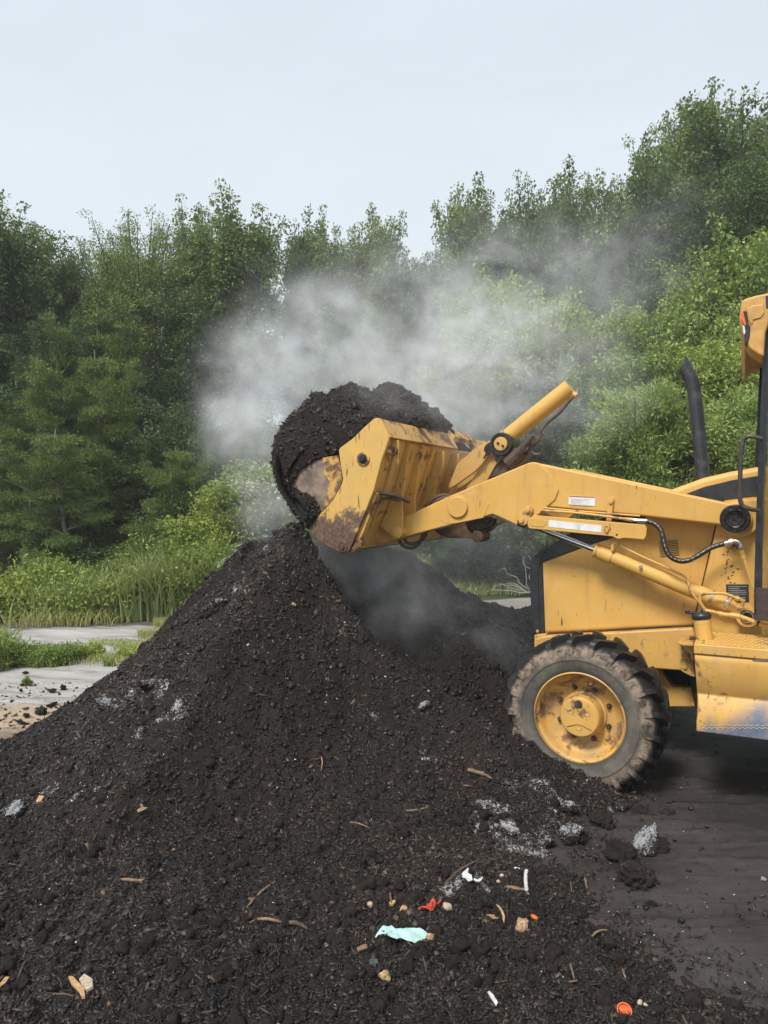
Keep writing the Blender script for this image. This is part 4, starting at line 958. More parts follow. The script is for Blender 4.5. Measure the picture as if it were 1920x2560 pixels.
for i in range(3, len(pp)-3, 3):
    t = (pp[i+1]-pp[i-1]).normalized(); m.tube([pp[i]+Vector((0, -.0150, .0035))-t*.006, pp[i]+Vector((0, -.0150, .0035))+t*.006], .0022, 6)
m.build('hose_print', YEL2, hs)
m = MB(); m.tube([V3(1727, 1399, .34), V3(1732, 1396, .34)], .0175, 18); m.build('cable_tie', WHITE, hs)
m = MB(); m.tube([V3(1809, 1360, .39), V3(1826, 1355, .39)], .0165, 16); m.tube([V3(1824, 1355, .39), V3(1832, 1353, .39)], .0185, 6)
m.tube(path3([(1830, 1353, .39), (1842, 1353, .39), (1849, 1358, .39), (1853, 1372, .39)], 5), .0115, 14); m.tube([V3(1850, 1366, .39), V3(1853, 1374, .39)], .016, 6); m.build('elbow_fitting', ZINC, L, bevel=.001)
m = MB(); m.tube([V3(1853, 1374, .39), V3(1857, 1386, .40)], .0145, 6); m.tube([V3(1857, 1386, .40), V3(1860, 1396, .40)], .013, 6); m.tube(path3([(1859, 1392, .40), (1872, 1435, .40), (1888, 1480, .40), (1900, 1500, .40)]), .0085, 10); m.build('hydraulic_pipe', YEL2, L)
m = MB(); m.tube([V3(1531, 1376, .42), V3(1532, 1362, .42), V3(1537, 1357, .42), V3(1548, 1362, .42)], .0105, 10); m.tube([V3(1546, 1361, .42), V3(1555, 1366, .42)], .014, 6)
m.tube(path3([(1552, 1365, .42), (1600, 1389, .42), (1660, 1416, .42), (1706, 1438, .41), (1719, 1452, .41), (1725, 1472, .40), (1736, 1491, .40), (1752, 1510, .39), (1765, 1524, .39)]), .0075, 10)
m.build('hydraulic_pipe', YEL2, L)
m = MB(); m.tube(path3([(1764, 1526, .38), (1752, 1508, .37), (1750, 1496, .37), (1760, 1485, .37), (1785, 1483, .37), (1812, 1484, .37), (1840, 1495, .37)], 6), .0090, 12); m.tube([V3(1838, 1494, .37), V3(1848, 1498, .37)], .0155, 6)
m.tube([V3(1848, 1498, .37), V3(1858, 1502, .38), V3(1855, 1515, .39)], .0115, 10); m.build('hydraulic_pipe', YEL2, L)
m = MB(); m.tube(path3([(1764, 1526, .38), (1785, 1530, .37), (1800, 1534, .36)]), .011, 12); m.tube([V3(1797, 1533, .36), V3(1806, 1536, .36)], .0165, 6); m.tube([V3(1806, 1536, .36), V3(1830, 1538, .36)], .013, 12)
m.tube([V3(1826, 1537, .36), V3(1850, 1541, .36)], .017, 6); m.tube(path3([(1850, 1541, .36), (1875, 1550, .35), (1900, 1560, .33), (1950, 1572, .30)]), .0130, 12); m.build('hydraulic_pipe', YEL2, L, bevel=.001)
m = MB(); m.tube([V3(1893, 1557, .335), V3(1899, 1559, .333)], .0155, 16); m.build('cable_tie', BLACK, L)
# black rating plate and splashes
m = MB(); m.px([(1815, 1461), (1871, 1461), (1873, 1505), (1817, 1506)], .515, .521); dp = m.build('rating_plate', BLACK, L)
m = MB()
for i in range(8):
    y = 1466+i*4.7; x = 1820; end = 1868 - (20 if i in (1, 5) else random.uniform(0, 8)); m.px([(x, y), (end, y-.1), (end, y+.9), (x, y+1)], .5145, .5155)
m.build('plate_print', mat_simple('grey_lettering', (.40, .40, .38), .5), dp)
m = MB()
for i in range(46):
    x, y = 1828+random.gauss(0, 11), 1330+random.random()*130; r = random.uniform(.8, 2.6); a = random.random()*3
    m.px([(x+r*math.cos(a+k*1.25)*(1.7 if k % 2 else .8), y+r*math.sin(a+k*1.25)*.8) for k in range(5)], .5175, .522)
m.build('oil_splashes', DARKVOID, L)
m = MB(); rr = random.Random(3)
for i in range(26):
    a = V3(1820+rr.random()*32, 1362+rr.random()*14, .512); m.tube([a, a+Vector((rr.uniform(-.03, .03), -.004, rr.uniform(-.02, .02)))], .0016, 5)
m.build('straw_bits', BROWNP, L)

# ---------------- tank step
rows = [(1602, .02, 0), (1606, -.02, 0), (1631, -.03, 0), (1634, -.015, 1), (1640, -.022, 1), (1652, -.026, 1), (1700, -.004, 1), (1724, .022, 1), (1733, .036, 1), (1742, .026, 1), (1780, -.004, 1), (1800, -.012, 1), (1829, -.012, 1)]
lx = {1602: 1736, 1634: 1736, 1652: 1736, 1700: 1740, 1733: 1743, 1780: 1747, 1800: 1739, 1829: 1741}
def lxf(y): return float(np.interp(y, sorted(lx), [lx[k] for k in sorted(lx)]))
m = MB(); u1 = 1.70
body = [r for r in rows if r[2]]
lf = [];
for y, s, _ in body:
    u, z = V(lxf(y), y, s); lf.append((u, s, z))
v = [(u, s, z) for u, s, z in lf] + [(u1, s, z) for u, s, z in lf] + [(lf[0][0], .46, lf[0][2]), (u1, .46, lf[0][2]), (lf[-1][0], .46, lf[-1][2]), (u1, .46, lf[-1][2])]
n = len(lf); f = [(i, i+1, n+i+1, n+i) for i in range(n-1)] + [(0, n, 2*n+1, 2*n), (n-1, 2*n+2, 2*n+3, 2*n-1), tuple(range(n)) + (2*n+2, 2*n), tuple(range(n, 2*n)) + (2*n+3, 2*n+1), (2*n, 2*n+1, 2*n+3, 2*n+2)]
m.add(v, f); tank = m.build('tank_step', YBLUE, L, bevel=.008, seg=3, smooth=30)
# tread plate on top
u0, z0 = V(1736, 1634, -.03); zt = V(1736, 1610, -.03)[1]
m = MB(); m.box((u0-.004, -.032, z0), (u1, .44, zt)); tp = m.build('tread_plate', YEL2, tank, bevel=.006, seg=3)
m = MB(); rr = random.Random(5)
for i in range(26):
    for j in range(9):
        cx, cy = u0+.085+i*.034+(j % 2)*.017, .02+j*.045; a = .5 if (i+j) % 2 else -.5
        dx, dy = .011*math.cos(a), .011*math.sin(a); nx_, ny_ = -math.sin(a)*.0035, math.cos(a)*.0035
        m.add([(cx-dx, cy-dy, zt), (cx+nx_, cy+ny_, zt), (cx+dx, cy+dy, zt), (cx-nx_, cy-ny_, zt), (cx, cy, zt+.004)], [(0, 1, 4), (1, 2, 4), (2, 3, 4), (3, 0, 4)])
m.build('tread_pattern', YEL, tp)
m = MB()
for i in range(18):
    c = (u0+.13*(i+.6)*.5, z0+.010); m.disc(c, .0028, -.0335, -.030, 8)
for k in (0, 1): m.box((u0+.035, .02+.07*k, zt-.001), (u0+.048, .04+.07*k, zt+.001))
m.build('plate_holes', DARKVOID, tp)
m = MB(); zz = [(V(1750+i*3.5, 1814+(1.2 if i % 4 < 2 else -1.2), -.0125)) for i in range(80)]
for dz in (0, -.014):
    for i in range(len(zz)-1): m.tube([(zz[i][0], -.0135, zz[i][1]+dz+(.0012 if i % 4 < 2 else 0)), (zz[i+1][0], -.0135, zz[i+1][1]+dz)], .0016, 5, cap=False)
m.build('weld_seam', mat_simple('bare_scraped_line', (.50, .40, .26), .6), tank)
m = MB(); m.px([(1881, 1651), (1905, 1645), (1960, 1646), (1960, 1654), (1900, 1653)], -.0275, -.020); m.build('bare_metal_patch', mat_simple('bare_grey_steel', (.22, .20, .19), .5, .4), tank)
for x, y in [(1748, 1770), (1750, 1800)]:
    m = MB(); m.disc(V(x, y, -.012), .005, -.018, -.008, 12); m.build('rivet', YEL2, tank)
# filler neck with cap
a, b = V3(1763, 1612, .16), V3(1754, 1546, .16)
m = MB(); m.tube([a, b], .047, 32); m.tube([b+(a-b)*.14, b+(a-b)*.17], .0485, 32); fn = m.build('filler_neck', YEL, L, bevel=.002)
ax = (b-a).normalized(); m = MB(); m.tube([b-ax*.004, b+ax*.012, b+ax*.020, b+ax*.030], [.050, .054, .054, .048], 36)
m.tube([b+ax*.018, b+ax*.034, b+ax*.036], [.05, .046, .03], 36); m.box((b.x-.006, b.y-.02, b.z+.03), (b.x+.006, b.y+.02, b.z+.056))
m.tube([b+ax*.030+Vector((-.03, 0, 0)), b+ax*.030+Vector((-.082, -.01, .0))], .009, 10); m.tube([b+ax*.024+Vector((-.072, -.01, 0)), b+ax*.042+Vector((-.072, -.01, 0))], .014, 14)
m.build('filler_cap', BLACK, fn, bevel=.003)

# ---------------- cab
CS = .26
pill = [(1914, 786), (1908, 880), (1899, 1080), (1891, 1270), (1886, 1450), (1885, 1545), (1905, 1547), (1908, 1270), (1917, 1080), (1934, 786)]
m = MB(); m.px(pill, CS, CS+.07); p_ = V(1900, 1545, CS)
m.prism([(p_[0], p_[1]), (p_[0]+.95, p_[1]-.02), (p_[0]+.95, p_[1]+.05), (p_[0], p_[1]+.06)], CS, CS+.06)
tp_ = V(1920, 800, CS); m.prism([(tp_[0]+.95, tp_[1]), (tp_[0]+1.03, tp_[1]), (p_[0]+1.0, p_[1]), (p_[0]+.92, p_[1])], CS, CS+.07)
m.build('cab_frame', BLUEBLK, L, bevel=.006, seg=2); m = MB()
ol = [V(x, y, CS) for x, y in pill]; fs = 2*W2-CS-.07
m.prism(ol, fs, fs+.07); m.prism([(tp_[0]+.95, tp_[1]), (tp_[0]+1.03, tp_[1]), (p_[0]+1.0, p_[1]), (p_[0]+.92, p_[1])], fs, fs+.07)
m.build('cab_frame', BLUEBLK, L, bevel=.006, seg=2)
m = MB(); m.px([(1921, 800), (1911, 1100), (1903, 1270), (1899, 1500), (1903, 1500), (1908, 1270), (1916, 1100), (1926, 800)], CS-.012, CS-.001); m.build('door_seal', HOSE, L)
m = MB(); q0 = V(1905, 1540, CS+.02); q1 = V(1930, 800, CS+.02)
m.prism([(q0[0]+.02, q0[1]+.05), (q0[0]+.92, q0[1]+.05), (q1[0]+.95, q1[1]), (q1[0]+.02, q1[1])], CS+.025, CS+.031); m.build('side_window', GLASS, L)
m = MB(); m.prism([(q0[0]-.005, q0[1]+.45), (q0[0]+.002, q0[1]+.45), (q1[0]+.01, q1[1]), (q1[0]+.003, q1[1])], CS+.08, fs-.01); m.build('windscreen', GLASS, L)
m = MB(); b0 = V(1888, 1545, CS); m.px([(1884, 1538), (1890, 1538), (1888, 1470), (1960, 1470), (1960, 1556), (1886, 1550)], CS-.014, CS+.0); m.build('door_sill', mat_simple('rusted_door_sill', (.045, .028, .026), .6, dirt=(.09, .05, .04)), L, bevel=.003)
m = MB(); m.box((q0[0]+.35, .75, .95), (q0[0]+.85, 1.45, 1.15)); m.box((q0[0]+.75, .75, 1.15), (q0[0]+.88, 1.45, 1.75)); m.build('operator_seat', BLACK, L, bevel=.05, seg=4)
m = MB(); m.box((q0[0]-.02, CS+.07, .55), (q0[0]+1.0, fs, .93)); m.build('cab_floor', DARKVOID, L, bevel=.01)
# steps rail
m = MB(); m.tube(path3([(1905, 1097, CS-.03), (1880, 1091, CS-.06), (1864, 1094, CS-.06), (1856, 1106, CS-.06), (1852, 1150, CS-.06), (1850, 1215, CS-.06), (1850, 1245, CS-.06), (1856, 1264, CS-.06), (1872, 1272, CS-.06), (1895, 1276, CS-.03)]), .0125, 14); m.build('grab_rail', RAIL, L)
# roof
rs = .18
ro = [(1851, 770), (1853, 755), (1863, 746), (1890, 738), (1930, 730), (2050, 712), (2100, 714), (2110, 790), (1990, 800), (1925, 800), (1914, 830), (1910, 893), (1895, 886), (1873, 870), (1861, 850), (1853, 817), (1848, 795)]
m = MB(); m.px(ro, rs, rs+.25)
ro2 = [(1850, 780), (1853, 757), (1863, 748), (1930, 732), (2100, 716), (2108, 780), (1930, 792), (1880, 812), (1862, 840), (1851, 800)]
m.prism([V(x, y, rs) for x, y in ro2], rs+.25, 2*W2-rs); roof = m.build('cab_roof', TAN, L, bevel=.03, seg=4)
m = MB(); m.px([(1866, 770), (1884, 762), (1908, 760), (1912, 782), (1903, 795), (1884, 800), (1880, 815), (1869, 800)], rs-.008, rs+.01); m.build('roof_side_panel', TAN, roof, bevel=.008, seg=3)
m = MB(); m.px([(1914, 740), (1960, 732), (1960, 768), (1915, 770)], rs-.004, rs+.01); m.build('roof_sign', BLACK, roof)
m = MB(); m.px([(1855, 777), (1866, 776), (1870, 806), (1876, 815), (1874, 840), (1868, 862), (1863, 858), (1858, 820)], rs-.012, rs+.10); lb = m.build('lamp_housing', BLACK, roof, bevel=.006)
m = MB(); m.px([(1852, 778), (1857, 776), (1862, 795), (1866, 814), (1860, 812), (1853, 795)], rs-.018, rs+.06); m.build('indicator_lens', ORANGE, lb, bevel=.003)
m = MB(); m.px([(1857, 814), (1861, 813), (1864, 830), (1861, 838), (1858, 830)], rs-.018, rs+.06); m.build('work_lamp_lens', WHITE, lb, bevel=.003)
# exhaust
ES = .98
ep = [V3(x, y, ES) for x, y in [(1759, 1215), (1752, 1140), (1744, 1053), (1736, 985), (1729, 952), (1721, 935), (1710, 922)]]
m = MB(); m.tube(smooth_path(ep[:-1], 6), [.0445]*31, 28, cap=False)
ex = m
tip = smooth_path(ep[:-1], 6)[-1]; prev = smooth_path(ep[:-1], 6)[-2]
t = (tip-prev).normalized(); side = Vector((0, 1, 0)); up = t.cross(side).normalized(); v = []; n = 28
base_i = len(ex.v) - n
ring = [Vector(q) for q in ex.v[base_i:]]
new = []
for q in ring:
    rel = q - tip; h_ = rel.dot(Vector((.35, 0, .93)).normalized()); new.append(q + t*(.075 + h_*1.15))
b = len(ex.v); ex.v += [tuple(q) for q in new]; ex.f += [(base_i+k, base_i+(k+1) % n, b+(k+1) % n, b+k) for k in range(n)]
ex.build('exhaust_pipe', EXH, L)
m = MB(); m.lathe((0, 0, 0), [(.06, 0), (.05, .03)], 24); o = m.build('exhaust_collar', EXH, L); o.rotation_euler = (math.pi/2, 0, 0); o.location = ep[0]
# backhoe body behind, out of frame
m = MB(); m.box((1.9, .55, .6), (3.0, 2*W2-.55, 1.15)); m.build('rear_body', YEL, L, bevel=.03)

# ---------------- bucket
BN = -.02; BW = 2.26
sA = pts(z1, [(535, 583), (548, 566), (622, 512), (700, 436), (760, 382), (776, 375), (800, 377), (822, 410), (862, 497), (858, 520), (815, 645), (765, 835), (690, 1030), (602, 1240), (585, 1250), (555, 1250), (500, 1228), (430, 1188), (375, 1145), (332, 1086), (345, 1060), (410, 1000), (428, 982), (500, 900), (556, 800), (563, 768), (548, 680)])
bucket = MB().px(sA, BN, BN+.028).build('bucket', BSIDE, L, bevel=.005, seg=2)
JAWM = mat_simple('scraped_jaw_steel', (.20, .145, .11), .65, var=.55, scale=14, bump=.4, dirt=(.07, .045, .035))
sB = pts(z1, [(150, 760), (240, 676), (300, 684), (360, 660), (430, 632), (530, 618), (546, 680), (560, 770), (552, 800), (500, 900), (428, 984), (410, 1000), (345, 1060), (332, 1084), (250, 960), (180, 850)])
jaw = MB().px(sB, BN+.006, BN+.03).build('bucket_jaw', JAWM, L, bevel=.004)
tw = pts(z1, [(430, 632), (530, 618), (546, 680), (560, 770), (552, 802), (500, 900), (428, 984), (455, 860), (478, 790), (440, 740)])
MB().px(tw, BN-.004, BN+.008).build('wear_tooth', YRUST, jaw, bevel=.002)
# far side plate: same outline
allside = pts(z1, [(150, 760), (300, 650), (535, 583), (622, 512), (776, 375), (800, 377), (862, 497), (815, 645), (765, 835), (602, 1240), (555, 1250), (430, 1188), (332, 1086), (250, 960)])
MB().prism([V(x, y, BN) for x, y in allside], BN+BW-.03, BN+BW).build('bucket_far_side', YRUST, bucket, bevel=.005)
# shell: back, spill box, floor
def bp(lst): return [V(*z1(x, y), BN) for x, y in lst]
spill = bp([(800, 378), (864, 499), (830, 512), (772, 400)])
m = MB(); m.prism(spill, BN+.028, BN+1.32); sp = m.build('spill_guard', YRUST, bucket, bevel=.004)
MB().prism([(u+.0, z+.028) for u, z in bp([(790, 372), (835, 430), (820, 470), (772, 400)])], BN+1.32, BN+1.80).build('raised_spill_guard', YRUST, bucket, bevel=.004)
MB().prism(spill, BN+1.80, BN+BW-.03).build('spill_guard', YRUST, bucket, bevel=.004)
wall = bp([(832, 510), (800, 640), (745, 850), (650, 1080), (585, 1235), (560, 1232), (625, 1070), (718, 842), (775, 635), (808, 500)])
m = MB(); m.prism(wall, BN+.028, BN+BW-.03); m.build('bucket_back', YEL2, bucket, bevel=.003)
floor_ = bp([(585, 1236), (545, 1246), (430, 1184), (334, 1084), (150, 765), (165, 757), (350, 1075), (440, 1168), (550, 1225)])
m = MB(); m.prism(floor_, BN+.028, BN+BW-.03); m.build('bucket_floor', RUST, bucket, bevel=.003)
# back ribs: paired plates the arms and the tilt link pin between
ribo = bp([(828, 512), (862, 520), (835, 640), (818, 800), (800, 900), (805, 1020), (808, 1120), (790, 1165), (755, 1170), (700, 1130), (655, 1090), (745, 850), (800, 640)])
for s in (.335, .565, 2*W2-.565, 2*W2-.335):
    m = MB(); m.prism(ribo, s, s+.024); m.build('bucket_rib', YEL2, bucket, bevel=.004)
ribs = bp([(828, 512), (850, 520), (812, 650), (778, 800), (700, 1010), (640, 1130), (620, 1130), (745, 850), (800, 640)])
for s in (.16, .80, 1.40, 2.04):
    m = MB(); m.prism(ribs, s, s+.02); m.build('bucket_rib', YEL2, bucket, bevel=.003)
ribt = bp([(828, 540), (880, 540), (880, 640), (830, 760), (800, 900), (720, 960), (745, 850), (800, 640)])
for s in (.93, 1.26):
    m = MB(); m.prism(ribt, s, s+.03); m.build('tilt_bracket', YEL2, bucket, bevel=.005)
m = MB(); c = V(*z1(773, 1135), .30); m.disc(V(*z1(773, 1135), BN), .042, .31, .60, 30); m.disc(V(*z1(773, 1135), BN), .027, .30, .31, 24); m.build('pivot_pin', YEL2, bucket, bevel=.004)
# clam jaw linkage at the back edge of the side plate
m = MB(); m.px(pts(z1, [(770, 852), (786, 862), (776, 900), (740, 960), (736, 1010), (700, 1110), (672, 1165), (683, 1180), (676, 1225), (655, 1247), (606, 1245), (602, 1238), (690, 1030), (762, 840)]), BN+.03, BN+.085); jl = m.build('jaw_cylinder_guard', YRUST, bucket, bevel=.006)
m = MB(); m.tube([V3(*z1(668, 1195), .02), V3(*z1(640, 1228), .02)], .028, 16); m.build('jaw_knuckle', YRUST, jl, bevel=.003)
c = V(*z1(697, 641), BN); m = MB(); m.disc(c, .048, BN-.010, BN, 40); m.build('pivot_collar', YRUST, bucket, bevel=.003)
m = MB(); m.disc(c, .032, BN-.016, BN-.006, 32); m.disc(c, .020, BN-.028, BN-.010, 6); m.build('pivot_bolt', DARKVOID, bucket, bevel=.003)
c = V(*z1(563, 1212), BN); m = MB(); m.disc(c, .036, BN-.008, BN, 32); m.disc(c, .018, BN-.022, BN-.004, 6); m.build('corner_bolt', RUST, bucket, bevel=.003)
m = MB(); m.tube([V3(*z1(845, 605), .02), V3(*z1(880, 590), .10)], .024, 14); m.tube([V3(*z1(880, 585), .07), V3(*z1(900, 588), .12)], .034, 14); m.build('stop_pin', YRUST, bucket, bevel=.002)
m = MB(); m.px(pts(z1, [(868, 510), (925, 522), (922, 680), (905, 640), (880, 600)]), .10, .115); m.build('gusset', YEL2, bucket, bevel=.002)
# hydraulic hoses behind the bucket
m = MB(); m.tube(path3([(*z1(770, 860), .03), (*z1(830, 865), .08), (*z1(900, 880), .16), (*z1(950, 900), .30), (*z1(1000, 920), .33)]), .014, 12)
m.tube(path3([(*z1(775, 925), .03), (*z1(800, 905), .08), (*z1(860, 895), .14), (*z1(925, 908), .22)]), .012, 12)
m.build('bucket_hoses', DHOSE, L); m = MB(); m.tube(path3([(*z1(1090, 980), .62), (*z1(1130, 920), .64), (*z1(1190, 880), .66), (*z1(1260, 885), .70), (*z1(1330, 930), .72)]), .014, 12)
m.tube(path3([(*z1(1110, 1000), .60), (*z1(1150, 930), .62), (*z1(1210, 895), .64), (*z1(1270, 905), .68), (*z1(1330, 960), .70)]), .012, 12)
m.build('bucket_hoses', DHOSE, L)
m = MB(); m.tube(path3([(*z1(925, 1130), .56), (*z1(930, 1170), .56), (*z1(955, 1205), .56), (*z1(1000, 1218), .56), (*z1(1040, 1205), .56), (*z1(1070, 1170), .56), (*z1(1088, 1110), .56)]), .013, 12)
m.tube(path3([(*z1(955, 1130), .58), (*z1(965, 1165), .58), (*z1(990, 1190), .58), (*z1(1030, 1190), .58), (*z1(1060, 1175), .58), (*z1(1090, 1150), .58), (*z1(1112, 1100), .58)]), .013, 12)
m.build('looped_hoses', DHOSE, L)
# ---------------- tilt cylinder, lever and link on the centre line
m = MB(); A, B = V3(1272, 1091, W2), V3(1425.5, 968, W2); m.tube([A, B], .064, 40); tc = m.build('tilt_cylinder', YEL, L, smooth=45, bevel=.003)
m = MB(); m.tube([V3(1254, 1110, W2), A], [.075, .070], 30); m.build('cylinder_collar', YEL2, tc, bevel=.004)
c = V(1254, 1110, W2-.12); m = MB(); m.disc(c, .088, W2-.135, W2+.135, 48); m.build('trunnion', GREASE, tc, bevel=.006, seg=3)
m = MB(); m.disc(c, .052, W2-.150, W2-.13, 36); tcap = m.build('trunnion_cap', YEL2, tc, bevel=.004, seg=3)
m = MB(); m.disc((c[0]-.018, c[1]+.004), .010, W2-.160, W2-.148, 12); m.disc((c[0]+.020, c[1]-.018), .010, W2-.160, W2-.148, 12); m.build('cap_bolts', DARKVOID, tc)
m = MB(); m.lathe((c[0], W2-.138, c[1]), [(.084, 0), (.084, -.006), (.074, -.006), (.074, 0)], 40); m.build('trunnion_ring', DARKVOID, tc)
lev = pts(z6, [(1240, 180), (1180, 190), (1130, 230), (1040, 280), (930, 335), (870, 380), (810, 440), (740, 490), (690, 550), (640, 680), (590, 800), (600, 840), (700, 780), (920, 620), (1000, 540), (1075, 420), (1180, 420), (1320, 400), (1330, 250)])
m = MB(); m.px(lev, W2-.115, W2-.075); m.prism([V(x, y, W2-.115) for x, y in lev], W2+.075, W2+.115); m.build('tilt_lever', YEL2, L, bevel=.005)
lnk = pts(z6, [(1075, 415), (830, 800), (760, 930), (700, 1400), (990, 1400), (1060, 740), (1170, 545), (1300, 400)])
m = MB(); m.px(lnk, W2-.07, W2-.03); m.prism([V(x, y, W2-.07) for x, y in lnk], W2+.03, W2+.07); m.build('tilt_link', YEL2, L, bevel=.005)
m = MB(); m.px(pts(z6, [(1170, 540), (1060, 730), (1100, 800), (1400, 560), (1500, 470), (1500, 440), (1420, 410), (1310, 400)]), W2-.02, W2+.03); m.build('grimy_lever_back', BROWNP, L, bevel=.004)
low = pts(z6, [(400, 1330), (480, 1400), (600, 1440), (880, 1445), (920, 1475), (985, 1465), (1003, 1420), (1000, 1370), (1040, 1370), (1100, 1310), (1180, 1260), (1330, 1248), (1190, 1165), (1130, 1150), (800, 1200), (500, 1260)])
m = MB(); m.px(low, W2-.08, W2-.04); m.prism([V(x, y, W2-.08) for x, y in low], W2+.04, W2+.08); m.disc(V(*z6(950, 1420), W2-.08), .045, W2-.10, W2+.10, 28); m.build('lower_tilt_link', BROWNP, L, bevel=.005)
m = MB(); m.px(pts(z6, [(790, 1240), (880, 1200), (1120, 1170), (1180, 1200), (1130, 1290), (960, 1360), (900, 1385), (820, 1330)]), W2-.095, W2-.06); m.build('grease_smear', GREASE, L, bevel=.006)
m = MB(); m.px(pts(z6, [(1028, 330), (1060, 290), (1110, 262), (1150, 240), (1160, 330), (1200, 390), (1250, 420), (1215, 470), (1172, 525), (1150, 440), (1120, 405), (1085, 420), (1050, 440), (1030, 470), (1010, 470), (1045, 400), (1022, 380)]), W2-.1175, W2-.1145); m.build('caked_grease', GREASE, L)
m = MB(); m.px(pts(z2, [(1404, 930), (1425, 938), (1480, 940), (1530, 925), (1548, 915), (1525, 945), (1480, 958), (1452, 966), (1440, 968), (1420, 955)]), .512, .522); m.px(pts(z2, [(1395, 770), (1408, 775), (1412, 790), (1400, 795)]), .515, .522); m.build('grease_run', GREASE, L)
# pipes under the tilt cylinder
m = MB(); m.tube(path3([(*z7(1410, 400), W2-.06), (*z7(1330, 480), W2-.06), (*z7(1180, 660), W2-.06), (*z7(1000, 810), W2-.06), (*z7(920, 900), W2-.06), (*z7(880, 1020), W2-.06), (*z7(830, 1110), W2-.06), (*z7(740, 1190), W2-.06), (*z7(600, 1290), W2-.06)]), .012, 10)
m.tube(path3([(*z7(740, 1190), W2-.09), (*z7(760, 1240), W2-.09), (*z7(810, 1275), W2-.09), (*z7(880, 1275), W2-.09), (*z7(918, 1250), W2-.09)]), .009, 8)
m.tube([V3(*z7(740, 1110), W2-.08), V3(*z7(760, 1200), W2-.08)], .016, 8)
tp2 = m.build('cylinder_pipe', BROWNP, tc)
m = MB(); m.tube([V3(*z7(1375, 385), W2-.05), V3(*z7(1435, 415), W2-.05)], .024, 8); m.build('pipe_union', YEL2, tc, bevel=.002)
m = MB(); m.tube([V3(*z7(780, 1000), W2-.13), V3(*z7(650, 1165), W2-.13)], .021, 14); m.tube([V3(*z7(650, 1150), W2-.13), V3(*z7(560, 1270), W2-.13)], .030, 8); m.tube([V3(*z7(600, 1240), W2-.10), V3(*z7(400, 1420), W2-.10)], .05, 10); m.build('lever_hose_block', BROWNP, tc, bevel=.003)
m = MB(); m.px(pts(z7, [(400, 1270), (300, 1390), (120, 1640), (400, 1560), (480, 1500), (640, 1370), (730, 1250), (640, 1180), (520, 1230)]), W2-.06, W2+.06); m.build('lever_underside', BROWNP, L, bevel=.01)

# ================================================================== LOAD IN THE BUCKET
def resample(P, n):
    P = np.array(P + [P[0]]); d = np.r_[0, np.cumsum(np.hypot(*np.diff(P, axis=0).T))]; t = np.linspace(0, d[-1], n, endpoint=False)
    return np.stack([np.interp(t, d, P[:, 0]), np.interp(t, d, P[:, 1])], -1)
secs = [
 (-.070, [(160, 700), (170, 600), (190, 640), (205, 700), (215, 860), (300, 900), (350, 940), (365, 1000), (335, 1050), (270, 960), (190, 830)]),
 (-.045, [(120, 680), (150, 540), (260, 520), (330, 580), (240, 650), (222, 700), (232, 870), (335, 875), (372, 910), (405, 985), (342, 1072), (255, 960), (170, 820)]),
 (-.020, [(100, 660), (140, 480), (300, 430), (500, 540), (525, 612), (430, 630), (240, 672), (222, 700), (236, 870), (335, 855), (382, 890), (425, 985), (345, 1082), (250, 960), (160, 820)]),
 (.012, [(100, 660), (140, 480), (300, 380), (500, 500), (525, 612), (430, 630), (240, 672), (222, 700), (236, 870), (335, 855), (382, 890), (425, 985), (345, 1082), (250, 960), (160, 820)]),
 (.035, [(250, 950), (95, 640), (140, 430), (300, 320), (520, 410), (600, 520), (560, 640), (540, 1000), (350, 1060)]),
 (.14, [(250, 940), (95, 640), (140, 360), (300, 240), (520, 260), (700, 360), (780, 420), (620, 1100), (350, 1070)]),
 (.35, [(250, 950), (100, 650), (150, 330), (280, 170), (480, 130), (700, 230), (800, 380), (600, 1100), (350, 1070)]),
 (.65, [(250, 950), (100, 650), (160, 290), (300, 105), (490, 75), (690, 155), (800, 350), (600, 1100), (350, 1070)]),
 (1.0, [(250, 950), (110, 660), (170, 310), (310, 120), (500, 62), (690, 130), (810, 350), (600, 1100), (350, 1070)]),
 (1.4, [(250, 950), (130, 670), (190, 400), (330, 260), (510, 190), (690, 235), (800, 375), (600, 1100), (350, 1070)]),
 (1.8, [(250, 950), (150, 700), (220, 520), (360, 440), (520, 400), (680, 385), (780, 410), (600, 1100), (350, 1070)]),
 (2.18, [(250, 950), (180, 760), (260, 640), (400, 560), (540, 510), (680, 460), (760, 440), (600, 1100), (350, 1070)])]
nR = 260; prof = []
for s, q in secs:
    ww = [V(*z1(x, y), 0.0 if s > .02 else 0.0) for x, y in q]; r = resample(ww, nR)
    k = int(np.argmin((r - np.array(ww[0]))[:, 0]**2 + (r - np.array(ww[0]))[:, 1]**2)); prof.append(np.roll(r, -k, 0))
ss = np.array([s for s, _ in secs]); prof = np.array(prof)
sf = np.concatenate([np.linspace(-.070, .14, 44), np.linspace(.15, 2.18, 200)])
from math import floor
PS = np.empty((len(sf), nR, 3))
for i, s in enumerate(sf):
    k = min(max(np.searchsorted(ss, s)-1, 0), len(ss)-2); t = (s-ss[k])/(ss[k+1]-ss[k]); t = t*t*(3-2*t)
    PS[i, :, 0] = prof[k, :, 0]*(1-t)+prof[k+1, :, 0]*t; PS[i, :, 2] = prof[k, :, 1]*(1-t)+prof[k+1, :, 1]*t; PS[i, :, 1] = s
for _ in range(3): PS[:, :, [0, 2]] = .5*PS[:, :, [0, 2]] + .25*(np.roll(PS, 1, 1)[:, :, [0, 2]] + np.roll(PS, -1, 1)[:, :, [0, 2]])
cen = PS.mean(1, keepdims=True)
dr = PS-cen; dr[:, :, 1] = 0; ln = np.linalg.norm(dr, axis=2, keepdims=True)+1e-6; dr /= ln
x, y, z = PS[..., 0], PS[..., 1], PS[..., 2]
